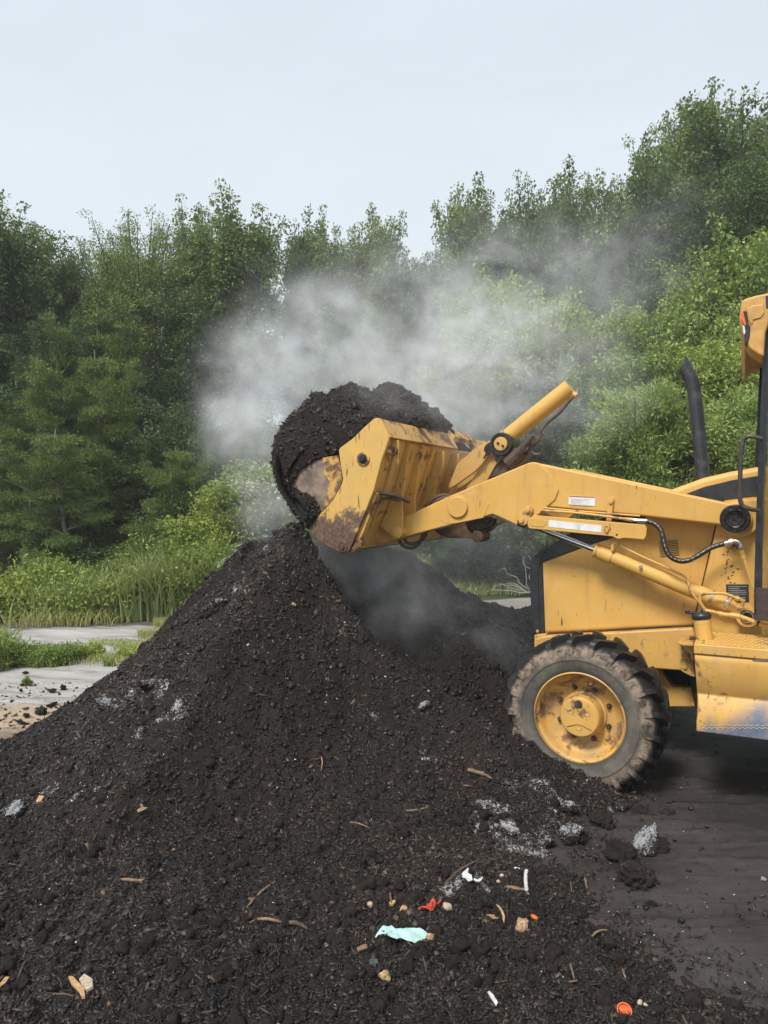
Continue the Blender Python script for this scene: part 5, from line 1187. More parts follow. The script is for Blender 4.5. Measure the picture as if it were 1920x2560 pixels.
dn = .07*fbm(x*4.5+3, y*4.5, z*4.5, oct=2, seed=35)*.5 + .045*fbm(x*2.6, y*2.6, z*2.6, oct=2, seed=5) + .042*fbm(x*8, y*8, z*8, oct=3, seed=8) + .05*np.clip(fbm(x*6, y*6, z*6, oct=2, seed=25)-.45, 0, 1) + .015*fbm(x*36, y*36, z*36, oct=2, seed=12)
uppr = np.clip((sf[:, None]-.02)/.15, .22, 1)                       # calmer where it meets the plates
inner = (x - V(*z1(862, 497), BN)[0] > -.25) & (z < V(*z1(776, 400), BN)[1])
dn = np.where(inner, -.03, dn*uppr)
PS = PS + dr*dn[..., None]
idx = np.arange(len(sf)*nR).reshape(len(sf), nR)
F_ = np.stack([idx[:-1], np.roll(idx, -1, 1)[:-1], np.roll(idx, -1, 1)[1:], idx[1:]], -1).reshape(-1, 4)
PV2 = PS.reshape(-1, 3)
caps = []
for e_ in (0, len(sf)-1):
    c = PS[e_].mean(0); PV2 = np.vstack([PV2, c]); ci = len(PV2)-1
    ring = idx[e_]; q = np.stack([np.full(nR//2, ci), ring[0::2], ring[1::2], np.roll(ring, -2)[0::2]], -1); caps.append(q)
load = np_mesh('compost_load', PV2, np.vstack([F_]+caps), COMP, smooth=True)
load.location = BASE; load.rotation_euler = (0, 0, -TH)
a_ = load.data.attributes.new('ash', 'FLOAT', 'POINT'); a_.data.foreach_set('value', np.clip(fbm(PV2[:, 0]*5, PV2[:, 1]*5, PV2[:, 2]*5, oct=3, seed=2)-1.0, 0, .3).astype(np.float32))
tag(load, 'heaped black compost spilling over the raised loader bucket', 'compost load')
# chips on the load
i_ = RNG.integers(2, len(sf)-2, 42000); j_ = RNG.integers(0, nR, 42000)
Pl = PS[i_, j_]; e1 = PS[(i_+1), j_]-PS[(i_-1), j_]; e2 = PS[i_, (j_+1) % nR]-PS[i_, (j_-1) % nR]
Nl = np.cross(e1, e2); Nl /= (np.linalg.norm(Nl, axis=1)[:, None]+1e-9); Nl = np.where(((Nl*dr[i_, j_]).sum(1) < 0)[:, None], -Nl, Nl)
ok = ~inner[i_, j_]; ch = chip_field('load_chips', Pl[ok], Nl[ok], .005, .048, tones(ok.sum(), .02, .002), 'bark chips and crumbs covering the compost in the bucket')
ch.location = BASE; ch.rotation_euler = (0, 0, -TH)
# straw and twigs caught on the tank step
m = MB(); rr = random.Random(9)
for i in range(90):
    c = V3(1742+rr.gauss(0, 7), 1597+rr.gauss(0, 4), .12+rr.random()*.12); a = rr.random()*6.28; l = rr.uniform(.015, .045)
    m.tube([c, c+Vector((l*math.cos(a), l*math.sin(a), rr.uniform(-.008, .014)))], .0013, 4)
for i in range(60):
    c = V3(1870+rr.gauss(0, 28), 1600+rr.gauss(0, 3), .30+rr.random()*.12); a = rr.random()*6.28; l = rr.uniform(.02, .06)
    m.tube([c, c+Vector((l*math.cos(a), l*math.sin(a), rr.uniform(-.008, .02)))], .0014, 4)
o = m.build('straw_litter', mat_simple('dark_straw', (.07, .045, .03), .8, scale=80)); o.location = BASE; o.rotation_euler = (0, 0, -TH); tag(o, 'dark straw and twigs caught on the loader tank step', None, None, 'stuff')

# ================================================================== VEGETATION
def tube_np(path, rad, n=6):
    P = np.asarray(path, float); m = len(P); T = np.gradient(P, axis=0); T /= np.linalg.norm(T, axis=1)[:, None]+1e-9
    ref = np.array([.3, .95, .1]); X = np.cross(T, ref); X /= np.linalg.norm(X, axis=1)[:, None]+1e-9; Y = np.cross(T, X)
    a = np.arange(n)*2*np.pi/n; R = np.broadcast_to(rad, (m,))[:, None, None]
    Vv = P[:, None] + R*(np.cos(a)[None, :, None]*X[:, None] + np.sin(a)[None, :, None]*Y[:, None])
    i = np.arange(m-1)[:, None]*n; k = np.arange(n)[None]
    F = np.stack([i+k, i+(k+1) % n, i+n+(k+1) % n, i+n+k], -1).reshape(-1, 4)
    return Vv.reshape(-1, 3), F
class Acc:
    def __init__(s): s.V = []; s.F = []; s.n = 0
    def add(s, V_, F_): s.V.append(V_); s.F.append(F_+s.n); s.n += len(V_)
    def out(s): return np.vstack(s.V), np.vstack(s.F)
def leaves_np(C, L, W, rng, up=.5, droop=.15, dirs=None):
    """one folded leaf (a quad) per centre"""
    n = len(C); A = rng.normal(0, 1, (n, 3)) if dirs is None else dirs + rng.normal(0, .45, (n, 3)); A[:, 2] -= droop
    A /= np.linalg.norm(A, axis=1)[:, None]; N = rng.normal(0, 1, (n, 3)); N[:, 2] = abs(N[:, 2]) + up; B = np.cross(N, A); B /= np.linalg.norm(B, axis=1)[:, None]+1e-9
    N2 = np.cross(A, B); l = L*(.6+.8*rng.random(n)); w = W*(.6+.8*rng.random(n))
    V_ = np.empty((n, 4, 3)); V_[:, 0] = C; V_[:, 1] = C+A*(l*.45)[:, None]+B*(w*.5)[:, None]+N2*(w*.18)[:, None]
    V_[:, 2] = C+A*l[:, None]; V_[:, 3] = C+A*(l*.45)[:, None]-B*(w*.5)[:, None]+N2*(w*.18)[:, None]
    return V_.reshape(-1, 3), np.arange(n*4).reshape(n, 4)
def make_tree(kind, seed, H, W, nleaf, leafL, leafW, mat, trunk_r=.13, base=.12, clump=.45, lean=0.0):
    """unit builder: returns (crown mesh object, trunk mesh object), unlinked, standing at the origin"""
    rng = np.random.default_rng(seed); wood = Acc(); cl = []
    m = 14; t = np.linspace(0, 1, m); wob = np.cumsum(rng.normal(0, .012*H, (m, 2)), 0); wob -= wob[0]
    TP = np.stack([wob[:, 0]+lean*t*H, wob[:, 1], t*H*(.84 if kind in ('tall', 'broad') else .97)], -1); wood.add(*tube_np(TP, trunk_r*(1-.88*t)+.012, 8))
    tp = lambda q: np.array([np.interp(q, t, TP[:, i]) for i in range(3)])
    nl = {'broad': 38, 'tall': 44, 'pine': 30, 'bush': 26, 'fine': 30}[kind]
    for i in range(nl):
        f = base + (1-base)*((i+.5)/nl)**.9; az = i*2.399+rng.normal(0, .3)
        if kind == 'broad': prof = max(.35, math.sin(math.pi*min(1, (f*.74+.18)))**.7); el = .35+.7*f
        elif kind == 'tall': prof = (1.12-f)**.45*min(1, .5+f*1.2)*1.05; el = .5+.75*f
        elif kind == 'pine': prof = (1.08-f)**.75; el = .05+.55*f
        elif kind == 'bush': prof = math.sqrt(max(.05, 1-(f*.95)**2)); el = .35+.9*f
        else: prof = math.sin(math.pi*min(1, f*.8+.18))**.8; el = .4+.8*f
        Lb = W*.5*prof*(.45+.85*rng.random() if kind in ('tall', 'broad') else .72+.5*rng.random()); d = np.array([math.cos(az)*math.cos(el), math.sin(az)*math.cos(el), math.sin(el)])
        p0 = tp(f*.93); q = np.linspace(0, 1, 6); P = p0 + d*Lb*q[:, None] + np.array([0, 0, 1])*(q**2)[:, None]*Lb*(.12 if kind != 'pine' else -.06) + np.cumsum(rng.normal(0, .02*Lb, (6, 3)), 0)*q[:, None]
        wood.add(*tube_np(P, trunk_r*.36*(1-.8*q)*(1.1-f*.7)+.006, 5))
        ncl = max(2, int(Lb/ (clump*.62)))
        for c in range(ncl):
            s = .28+.74*(c+rng.random())/ncl; pc = p0 + (P[-1]-p0)*min(s, 1.05); off = rng.normal(0, clump*.55, 3)*np.array([1, 1, .55 if kind != 'pine' else .25])
            cl.append((pc+off, .55+.6*rng.random(), f, d)); 
            if rng.random() < .5: wood.add(*tube_np(np.stack([pc, pc+off*.5, pc+off]), [.012, .009, .005], 4))
    # leader and side shoots, each with small tufts up its length
    for k in range({'tall': 13, 'broad': 20}.get(kind, 4)):
        a = rng.random()*6.28; rr_ = W*(.34 if kind == 'tall' else .46)*(.15+.85*rng.random()**.7); zt_ = H*(.99 - (.42 if kind == 'tall' else .34)*(rr_/W)**1.5 - (.11 if kind == 'tall' else .05)*rng.random()*(k > 0)); zb_ = zt_-H*.15
        q = np.linspace(0, 1, 7); c0_ = tp(min(1, zb_/H)); sh = np.stack([c0_[0]+math.cos(a)*rr_*(.6+.4*q), c0_[1]+math.sin(a)*rr_*(.6+.4*q), zb_+(zt_-zb_)*q], -1)
        wood.add(*tube_np(sh, .025*(1-.8*q)+.003, 4))
        for j in range(7): cl.append((sh[j]+rng.normal(0, .07, 3), .92-.085*j, 1.0, np.array([0, 0, 1.0])))
    w = np.array([c[1] for c in cl]); w = w**2; cnt = np.maximum(8, (nleaf*w/w.sum()).astype(int)); LV, LF, TN, off = [], [], [], 0
    for (c, s, f, d), k in zip(cl, cnt):
        r = clump*s*1.05; sq = {'pine': .24, 'broad': .62, 'tall': .75, 'bush': .6, 'fine': .7}[kind]
        # leaves sit towards the shell of each clump, so that clumps read light on top and dark below
        u = rng.normal(0, 1, (k, 3)); u /= np.linalg.norm(u, axis=1)[:, None]; rad = rng.random(k)**.45
        # ragged edge: stretch along random sub-tufts
        sub = rng.normal(0, 1, (6, 3)); sub /= np.linalg.norm(sub, axis=1)[:, None]; pull = np.maximum(0, (u@sub.T).max(1)-.6)*.9
        C = c + u*(rad*(1+pull)*r)[:, None]*np.array([1, 1, sq]); 
        dirs = u*.8 + d*.5 if kind in ('pine', 'fine') else u*.7
        v, ff = leaves_np(C, leafL, leafW, rng, up=.9, droop=.25 if kind in ('tall', 'broad', 'fine') else .0, dirs=dirs)
        LV.append(v); LF.append(ff+off); off += len(v)
        tn = .75*rng.random()**1.3 + .30*rng.random(k) + .08*(f > .75); TN.append(np.clip(tn, 0, 1))  # crown tops a step lighter: light from above put into the leaf tone
    cr = np_mesh('crown', np.vstack(LV), np.vstack(LF), mat, tone=np.concatenate(TN), link=False)
    wv, wf = wood.out(); tr = np_mesh('trunk', wv, wf, BARK, smooth=True, link=False)
    return cr, tr
KINDS = {
 'tall_a': (make_tree('tall', 1, 10, 4.6, 56000, .088, .066, F_MAPLE, clump=.36, base=.34), 10, 4.6),
 'tall_b': (make_tree('tall', 2, 10, 4.2, 46000, .088, .066, F_MAPLE, clump=.33, base=.42), 10, 4.2),
 'broad_a': (make_tree('broad', 3, 10, 6.0, 76000, .085, .062, F_MAPLE, clump=.40, base=.28), 10, 6.0),
 'broad_b': (make_tree('broad', 4, 10, 5.2, 80000, .080, .055, F_DARK, clump=.42, base=.2), 10, 5.2),
 'thin': (make_tree('tall', 5, 10, 3.4, 20000, .09, .066, F_MAPLE, clump=.28, base=.36, trunk_r=.10), 10, 3.4),
 'wispy': (make_tree('broad', 12, 10, 5.0, 66000, .080, .036, F_MAPLE, clump=.38, base=.2), 10, 5.0),
 'light_a': (make_tree('tall', 6, 8, 4.6, 44000, .105, .058, F_LIGHT, clump=.40, base=.05), 8, 4.6),
 'light_b': (make_tree('broad', 7, 6, 4.0, 38000, .090, .048, F_LIGHT, clump=.34, base=.04, trunk_r=.07), 6, 4.0),
 'pine_a': (make_tree('pine', 8, 8, 6.0, 62000, .12, .030, F_PINE, clump=.48, base=.04), 8, 6.0),
 'pine_b': (make_tree('pine', 9, 6, 5.4, 50000, .11, .028, F_PINE, clump=.44, base=.03), 6, 5.4),
 'fine': (make_tree('fine', 10, 3.6, 3.0, 52000, .080, .024, F_FINE, clump=.25, base=.02, trunk_r=.05), 3.6, 3.0),
 'thick': (make_tree('broad', 21, 5, 5.5, 70000, .075, .048, F_DARK, clump=.36, base=.0, trunk_r=.06), 5, 5.5),
 'bush': (make_tree('bush', 11, 2.4, 3.0, 30000, .06, .04, F_DARK, clump=.28, base=.0, trunk_r=.04), 2.4, 3.0),
 'gbush': (make_tree('bush', 13, 2.0, 2.4, 22000, .07, .038, F_WEED, clump=.25, base=.0, trunk_r=.03), 2.0, 2.4)}
_n = [0]
def tree(kind, px, top, D, w=1.0, label='', cat='tree', name='tree', group='trees standing along the wood edge', gx_=None):
    (cr, tr), Hh, Ww = KINDS[kind]; p = at(px, top, D); s = p.z/Hh; root = empty(name, (p.x, D, -.02)); _n[0] += 1
    root.rotation_euler = (0, 0, _n[0]*1.7); root.scale = (s*w, s*w, s)
    for src in (tr, cr):
        c = src.copy(); COL.objects.link(c); c.parent = root
    tag(root, label, cat, group); return root
# kind, px of the crown, its top, distance, width factor, label
TREES = [
 ('broad_a', -20, 488, 19, 1.00, 'tall broadleaf tree cut by the left edge of the picture'),
 ('broad_a', 50, 540, 20, 0.70, 'bushy green tree just inside the left edge'),
 ('broad_b', 165, 625, 19, 1.00, 'dark tree at the lowest dip of the left skyline'),
 ('wispy', 290, 560, 20, 0.90, 'feathery tree between the skyline dip and the wispy top'),
 ('wispy', 375, 508, 19, 0.85, 'wispy-topped olive tree left of the twin poplar tops'),
 ('tall_a', 480, 480, 21, 0.69, 'light green poplar-like tree with a pointed top left of centre'),
 ('tall_b', 605, 462, 20, 0.90, 'tall twin-tipped poplar-like tree above the bucket left side'),
 ('tall_b', 720, 480, 21, 0.69, 'slim pointed tree above the bucket'),
 ('thin', 835, 520, 20, 0.95, 'thin see-through tree with sky showing around its stem'),
 ('tall_b', 880, 530, 22, 0.60, 'small-topped tree right of the thin see-through tree'),
 ('tall_a', 955, 492, 20, 0.69, 'tree with a single raised tip over the steam'),
 ('tall_a', 1180, 425, 19, 0.73, 'broad pointed tree right of the deep skyline gap'),
 ('tall_b', 1110, 630, 21, 0.69, 'lower dark tree in front of the deep skyline gap'),
 ('tall_b', 1355, 412, 19, 0.65, 'narrow tree with separate leafy tips right of centre'),
 ('tall_a', 1440, 380, 19, 0.73, 'tree with a ragged two-pointed top above the tilt cylinder'),
 ('tall_b', 1540, 400, 20, 0.77, 'tree filling the skyline right of the ragged two-pointed top'),
 ('tall_a', 1625, 332, 19, 0.77, 'tall pointed tree left of the highest tree'),
 ('broad_a', 1870, 178, 21, 0.85, 'highest tree of all near the right edge'),
 ('broad_a', 1760, 225, 22, 0.62, 'tall roundish tree leaning on the highest tree'),
 ('broad_b', 1800, 420, 18, 0.90, 'dark mid-height tree below the highest tree'),
 ('broad_a', 1990, 330, 18, 0.90, 'leafy tree cut by the right edge of the picture'),
 ('light_a', 1850, 480, 14.5, 0.95, 'yellow-green young tree rising beside the cab roof'),
 ('light_a', 1690, 690, 14, 0.90, 'light green young tree left of the cab roof'),
 ('light_b', 1560, 830, 13, 1.00, 'light green sapling crown above the exhaust pipe'),
 ('light_b', 1400, 700, 15, 0.90, 'light leafy tree seen through the thinning steam'),
 ('light_a', 1240, 610, 16, 0.80, 'pale green tree rising behind the thick steam'),
 ('light_b', 1790, 800, 12.5, 0.90, 'fresh green sapling crown between exhaust and cab'),
 ('light_b', 1980, 700, 13, 0.90, 'fresh green sapling crown behind the cab'),
 ('broad_b', 1300, 620, 18, 0.80, 'shaded tree behind the steam above the tilt cylinder'),
 ('broad_b', 1540, 640, 17, 0.80, 'shaded tree behind the light young trees'),


 ('thin', 450, 640, 18, 1.10, 'leaning sparse tree with bright sky between its branches'),
 ('broad_b', 90, 760, 17, 0.80, 'dark tree in the middle height of the left edge'),

 ('tall_a', 1040, 600, 20, 0.77, 'round-topped tree just left of the deep skyline gap'),

 ('broad_a', 1265, 540, 21, 0.80, 'full tree filling the skyline above the steam'),
 ('broad_a', -200, 520, 19, .9, 'tree wholly outside the left edge of the picture'),
 ('broad_b', -380, 560, 20, .9, 'second tree outside the left edge of the picture'),
 ('broad_a', -580, 540, 19, .9, 'third tree outside the left edge of the picture'),
 ('broad_a', 2200, 300, 19, .9, 'tree wholly outside the right edge of the picture'),
 ('broad_b', 1065, 612, 21, .8, 'dark tree at the bottom of the deep skyline gap'),
 ('pine_a', 60, 870, 12.9, 0.80, 'dark pine at the left edge above the tall grass'),
 ('pine_a', 270, 850, 13.2, 0.66, 'pine with light shelf-like branches left of the bucket'),
 ('pine_b', 170, 1060, 12.0, 0.80, 'lower pine with layered branches above the tall grass'),
 ('pine_b', 410, 1100, 12.3, 0.70, 'small pine with drooping shelves beside the steam'),
 ('pine_a', 230, 720, 17, 0.85, 'taller dim pine behind the layered pines'),
]
for i, (k, px, top, D, w, lab) in enumerate(TREES):
    nm = 'pine_tree' if 'pine' in k else ('sapling' if k in ('light_b',) else 'tree'); tree(k, px, top, D, w, lab, 'pine tree' if 'pine' in k else 'tree', nm)
SH = [
 ('thick', 530, 1050, 14.6, .9, 'dark dense shrub left of the bucket behind the steam'), ('thick', 640, 1080, 15, .9, 'dark dense shrub directly behind the compost load'),
 ('fine', 1610, 970, 10.8, 1.0, 'feathery bright green bush left of the exhaust pipe'), ('fine', 1890, 985, 10.6, .9, 'feathery bright green bush between exhaust and cab'),
 ('fine', 1730, 1060, 11.5, .9, 'feathery green bush right behind the exhaust pipe'), ('fine', 1500, 1090, 12.5, .9, 'smaller feathery bush fading into the steam'),
 ('thick', 1780, 950, 13, 1.1, 'shaded shrub filling the gap behind the exhaust'), ('thick', 1400, 1010, 14, 1.2, 'dim shrub behind the steam below the tilt cylinder'),
 ('thick', 1200, 1000, 14.5, 1.2, 'dim shrub behind the steam and the spill guard'), ('thick', 1080, 1180, 14.5, 1.2, 'dark shrub seen under the raised arms'),
 ('bush', 1280, 1230, 14.8, 1.2, 'dark shrub seen under the arm elbow'), ('thick', 1450, 1190, 14.5, 1.2, 'dark shrub behind the loader hood'),
 ('gbush', 1000, 1290, 14.5, 1.0, 'low green shrub under the raised bucket arm'), 
 ('thick', 700, 1090, 14, 1.2, 'dim shrub behind the compost load'), ('thick', 560, 1160, 13.2, 1.1, 'dark shrub in the steam left of the bucket'),
 ('gbush', 660, 1215, 11.8, 1.0, 'light green shrub below the left of the bucket'), ('gbush', 585, 1262, 11.6, .9, 'bright shrub between the tall grass and the bucket'),
 ('gbush', 740, 1250, 12.2, 1.0, 'pale shrub right behind the top of the heap'), ('bush', 470, 1290, 12.4, 1.0, 'dark green shrub at the tall grass right end'),
 ('bush', 300, 1200, 13.4, 1.1, 'dark shrub under the layered pines'), ('thick', 60, 1150, 14.5, 1.1, 'ivy-dark shrub at the left edge'),
 ('bush', 180, 1290, 12.6, 1.1, 'low dark shrub behind the tall grass'), ('thick', -60, 1000, 15, 1.2, 'dark shrub cut by the left edge'),
  ('gbush', 470, 1330, 11.8, .9, 'leafy green bush rising from the grass bank near the heap'), ('gbush', 390, 1370, 11.9, .9, 'leafy green bush in the middle of the grass bank'), ('gbush', 530, 1390, 10.9, .75, 'dark-leaved weed clump touching the heap shoulder'),
 ('thick', 1600, 1010, 15, 1.3, 'shaded shrub behind the feathery bush'), ('thick', 1950, 900, 14, 1.3, 'shaded shrub behind the cab'),
  ('thick', 1000, 1050, 16.5, 1.3, 'dark thicket shrub behind the bucket back')]
for k, px, top, D, w, lab in SH: tree(k, px, top, D, w, lab, 'shrub', 'shrub', 'shrubs under the trees')
KINDS2 = None

# ---------------- bluish pinnate sapling beside the heap
def pinnate(px, py_top, D, label, s=1.0):
    p = at(px, py_top, D); Hh = p.z; root = empty('sumac_sapling', (p.x, D, 0)); rng = np.random.default_rng(17)
    A = Acc(); A.add(*tube_np(np.array([[0, 0, 0], [.03, 0, Hh*.5], [.05, .02, Hh*.96]]), [.02, .015, .008], 6)); LV, LF, off = [], [], 0
    for i in range(17):
        z = Hh*(.28+.70*i/16); az = i*2.4; l = .50*s*(1-.25*i/16); q = np.linspace(0, 1, 9)
        P = np.stack([.05*z/Hh+np.cos(az)*l*q, np.sin(az)*l*q, z+.22*l*np.sin(q*2.6)-.25*l*q**2], -1); A.add(*tube_np(P, .004, 4))
        for j in range(1, 9):
            for sd in (-1, 1):
                for r_ in range(2):
                    c = P[j]-(P[j]-P[j-1])*.5*r_; d = np.array([-math.sin(az)*sd+.45*math.cos(az), math.cos(az)*sd+.45*math.sin(az), -.45]); d = d[None]
                    v, f = leaves_np(c[None], .14*s, .032, rng, up=1.5, droop=.1, dirs=d/np.linalg.norm(d)*2.5); LV.append(v); LF.append(f+off); off += 4
    wv, wf = A.out(); np_mesh('stem', wv, wf, BARK, parent=root, smooth=True); np_mesh('leaves', np.vstack(LV), np.vstack(LF), F_BLUE, tone=rng.random(off//4), parent=root)
    tag(root, label, 'sapling', 'pinnate saplings'); return root
pinnate(620, 1345, 9.2, 'bluish sapling with feather-like leaves behind the heap shoulder')
pinnate(585, 1420, 9.0, 'lower bluish feather-leaved sapling at the heap edge', .8)

# ---------------- grass and weeds
def blades(name, X, Y, hgt, w, mat, label, seed, bend=.5, tone=(0, 1), z0=0.0, kind='stuff', seg=5):
    rng = np.random.default_rng(seed); n = len(X); h = hgt*(.55+.6*rng.random(n)); az = rng.random(n)*6.283; b = bend*(.3+rng.random(n)); q = np.linspace(0, 1, seg+1)
    dx, dy = np.cos(az), np.sin(az); R = h[:, None]*b[:, None]*q[None]**2*.9; Z = h[:, None]*(q[None]-.42*b[:, None]*q[None]**3)
    cx = X[:, None]+dx[:, None]*R; cy = Y[:, None]+dy[:, None]*R; ww = (w*(.6+.8*rng.random(n)))[:, None]*(1-q[None]**1.6*.96); tw = az+1.57+rng.normal(0, .5, n)
    V_ = np.empty((n, seg+1, 2, 3)); 
    for s_, sg in ((0, -.5), (1, .5)):
        V_[:, :, s_, 0] = cx+np.cos(tw)[:, None]*ww*sg; V_[:, :, s_, 1] = cy+np.sin(tw)[:, None]*ww*sg; V_[:, :, s_, 2] = Z+z0
    i = (np.arange(n)*(seg+1)*2)[:, None]+np.arange(seg)[None]*2; F = np.stack([i, i+1, i+3, i+2], -1).reshape(-1, 4)
    o = np_mesh(name, V_.reshape(-1, 3), F, mat, tone=np.repeat(tone[0]+(tone[1]-tone[0])*rng.random(n), seg)); tag(o, label, None, None, kind); return o
def back_edge(x): return 10.75 + .12*x
def fieldpts(n, x0_, x1_, d0, d1, rng, cl=.8):
    x = x0_+(x1_-x0_)*rng.random(n); y = back_edge(x)+d0+(d1-d0)*rng.random(n); k = vnoise(x*2.1, y*2.1, seed=4)+.35*rng.normal(0, 1, n); ok = k > -cl; return x[ok], y[ok]
rg = np.random.default_rng(5)
x, y = fieldpts(6500, -7.5, -1.4, .15, 1.8, rg, .25); hh = .50+.70*np.clip((x+5.8)/3.4, 0, 1)+.22*vnoise(x*1.5, y*1.5, seed=8)
blades('tall_grass', x, y, hh, .016, F_GRASS, 'tall arching yellow-green grass along the far edge of the concrete', 6, .75)
x, y = fieldpts(3400, -3.8, -1.6, .2, 1.3, rg, .6); hh = 1.2+.3*vnoise(x*2, y*2, seed=9)
blades('tall_grass', x, y, hh, .026, F_GRASS, 'tallest clump of broad arching grass beside the heap', 16, .8)
x, y = fieldpts(3000, -7.5, -1.2, -.12, .35, rg, .05)
blades('dry_grass', x, y, .30, .012, F_DRY, 'straw-coloured grass hanging over the edge of the concrete', 7, .9)
x = -1.0+9*rg.random(12000); y = 13.3+2.0*rg.random(12000); blades('far_grass', x, y, .30, .016, F_GRASS, 'short green grass beyond the yard behind the loader', 8, .6)
x = -1.2+2.2*rg.random(4000); y = 11.4+2.4*rg.random(4000); blades('far_grass', x, y, .55, .018, F_GRASS, 'grass behind the heap in the steam', 28, .6)
def weedpatch(name, cx, cy, rx, ry, n, h, mat, label, seed, leaf=(.05, .02)):
    rng = np.random.default_rng(seed); A = Acc(); LV, LF, off = [], [], 0; ns = n//40
    for i in range(ns):
        a, r = rng.random()*6.28, math.sqrt(rng.random()); bx, by = cx+rx*r*math.cos(a), cy+ry*r*math.sin(a); hh_ = h*(.35+.85*rng.random())*(.8+.45*float(vnoise(np.array([bx*2.2]), np.array([by*2.2]), seed=19)[0])); tip = np.array([bx+rng.normal(0, .18*hh_), by+rng.normal(0, .18*hh_), hh_])
        b0 = np.array([bx, by, -.01]); P = np.stack([b0, (b0+tip)/2+np.array([0, 0, .05*hh_]), tip]); A.add(*tube_np(P, [.006, .004, .002], 4))
        q = rng.random(40)**.7; C = b0+(tip-b0)*q[:, None]+rng.normal(0, .055*min(1, h*1.4), (40, 3)); C[:, 2] = np.maximum(C[:, 2], .01)
        v, f = leaves_np(C, leaf[0], leaf[1], rng, up=.8, droop=-.1); LV.append(v); LF.append(f+off); off += len(v)
    root = np_mesh(name, np.vstack(LV), np.vstack(LF), mat, tone=rng.random(off//4)); wv, wf = A.out()
    np_mesh('stems', wv, wf, mat, tone=np.full(len(wf), .3), parent=root); return root
def wp(px0, px1, py, h, n, mat, label, seed, ry=.25, leaf=(.05, .02), name='weeds', kind='stuff'):
    a, b = on_ground(px0, py), on_ground(px1, py); c = (a+b)/2; o = weedpatch(name, c.x, c.y, abs(b.x-a.x)/2, ry, n, h, mat, label, seed, leaf); tag(o, label, None, None, kind); return o
wp(-160, 35, 1668, .40, 18000, F_WEED, 'ferny green weeds at the left edge of the concrete', 31, .35, (.05, .010))
wp(30, 190, 1655, .24, 14000, F_WEED, 'upright leafy weeds in the crack of the concrete', 32, .22, (.045, .012))
wp(110, 260, 1640, .12, 7000, F_WEED, 'low green weeds trailing along the crack', 33, .16, (.04, .014))
wp(300, 372, 1640, .10, 5000, F_WEED, 'bright green weed patch against the heap', 34, .15, (.04, .014))
wp(55, 75, 1710, .05, 500, F_WEED, 'tiny weed growing alone in the sand streak', 35, .05, (.03, .012)); wp(262, 285, 1662, .05, 700, F_WEED, 'small tuft of weed on the pale concrete', 36, .06, (.03, .012))
wp(-260, 120, 1545, .55, 16000, F_WEED, 'green leafy weeds at the left end of the grass bank', 37, .5, (.07, .035))
x0w = -7.0
for k, (xa, xb, hh_, nn, lab) in enumerate([(-10.5, -7.2, .62, 14000, 'leafy green weeds beyond the left edge of the picture'), (-7.4, -5.2, .62, 20000, 'leafy green weeds on the left part of the grass bank'), (-5.3, -3.4, .80, 26000, 'leafy green weeds in the middle of the grass bank'), (-3.6, -1.6, 1.10, 24000, 'leafy green weeds at the heap end of the grass bank'), (-1.9, .8, .8, 16000, 'leafy weeds behind the heap crest')]):
    o = weedpatch('weeds', (xa+xb)/2, back_edge((xa+xb)/2)+1.0, (xb-xa)/2, .85, int(nn*1.5), hh_, F_WEED, lab, 40+k, (.065, .028)); tag(o, lab, None, None, 'stuff')
def gpatch(px0, px1, py, dy, n, h, mat, label, seed):
    rng = np.random.default_rng(seed); q = [on_ground(px0+(px1-px0)*rng.random(), py+rng.normal(0, dy)) for _ in range(n)]; q = np.array(q); k = vnoise(q[:, 0]*3, q[:, 1]*3, seed=2) > -.35; q = q[k]
    return blades('short_grass', q[:, 0], q[:, 1], h, .007, mat, label, seed, .9, seg=3)
gpatch(90, 380, 1640, 9, 5200, .07, F_DRY, 'yellow-green grass strip in the crack of the concrete', 51); gpatch(345, 430, 1588, 5, 1800, .07, F_DRY, 'yellow grass patch on the far concrete beside the heap', 52)
gpatch(385, 420, 1563, 9, 1500, .10, F_DRY, 'pale yellow grass tuft leading to the heap shoulder', 53); gpatch(220, 400, 1612, 6, 1500, .05, F_GRASS, 'scattered small grass tufts on the concrete', 54)
gpatch(455, 540, 1538, 7, 1800, .16, F_DRY, 'dry grass at the back edge touching the heap', 55); gpatch(300, 385, 1625, 5, 2000, .05, F_DRY, 'low grass near the heap flank', 56)
# white umbels in the shrubs left of the bucket
fp = []
rng = np.random.default_rng(77); C = np.array([at(640+rng.normal(0, 26), 1222+rng.normal(0, 10), 11.3)[:] for _ in range(420)]); v, f = leaves_np(C, .05, .05, rng, up=2)
o = np_mesh('white_flowers', v, f, F_FLOWER, tone=rng.random(len(f))); tag(o, 'white flower heads on the shrub left of the bucket', None, None, 'stuff')
# bare twigs under the arm
A = Acc(); b = at(1330, 1450, 12.2)
for i in range(16):
    a = rng.random()*3.1; l = .3+.5*rng.random(); P = np.cumsum(np.vstack([[0, 0, 0], rng.normal(0, .05, (5, 3))+np.array([math.cos(a), 0, abs(math.sin(a))*.8])*l/5]), 0)+np.array(b)-np.array([0, 0, .2]); A.add(*tube_np(P, [.01, .008, .007, .005, .004, .002], 4))
v, f = A.out(); o = np_mesh('bare_branch', v, f, mat_simple('pale_dead_wood', (.38, .36, .33), .8), smooth=True); tag(o, 'pale bare branch seen under the loader arm', 'branch')

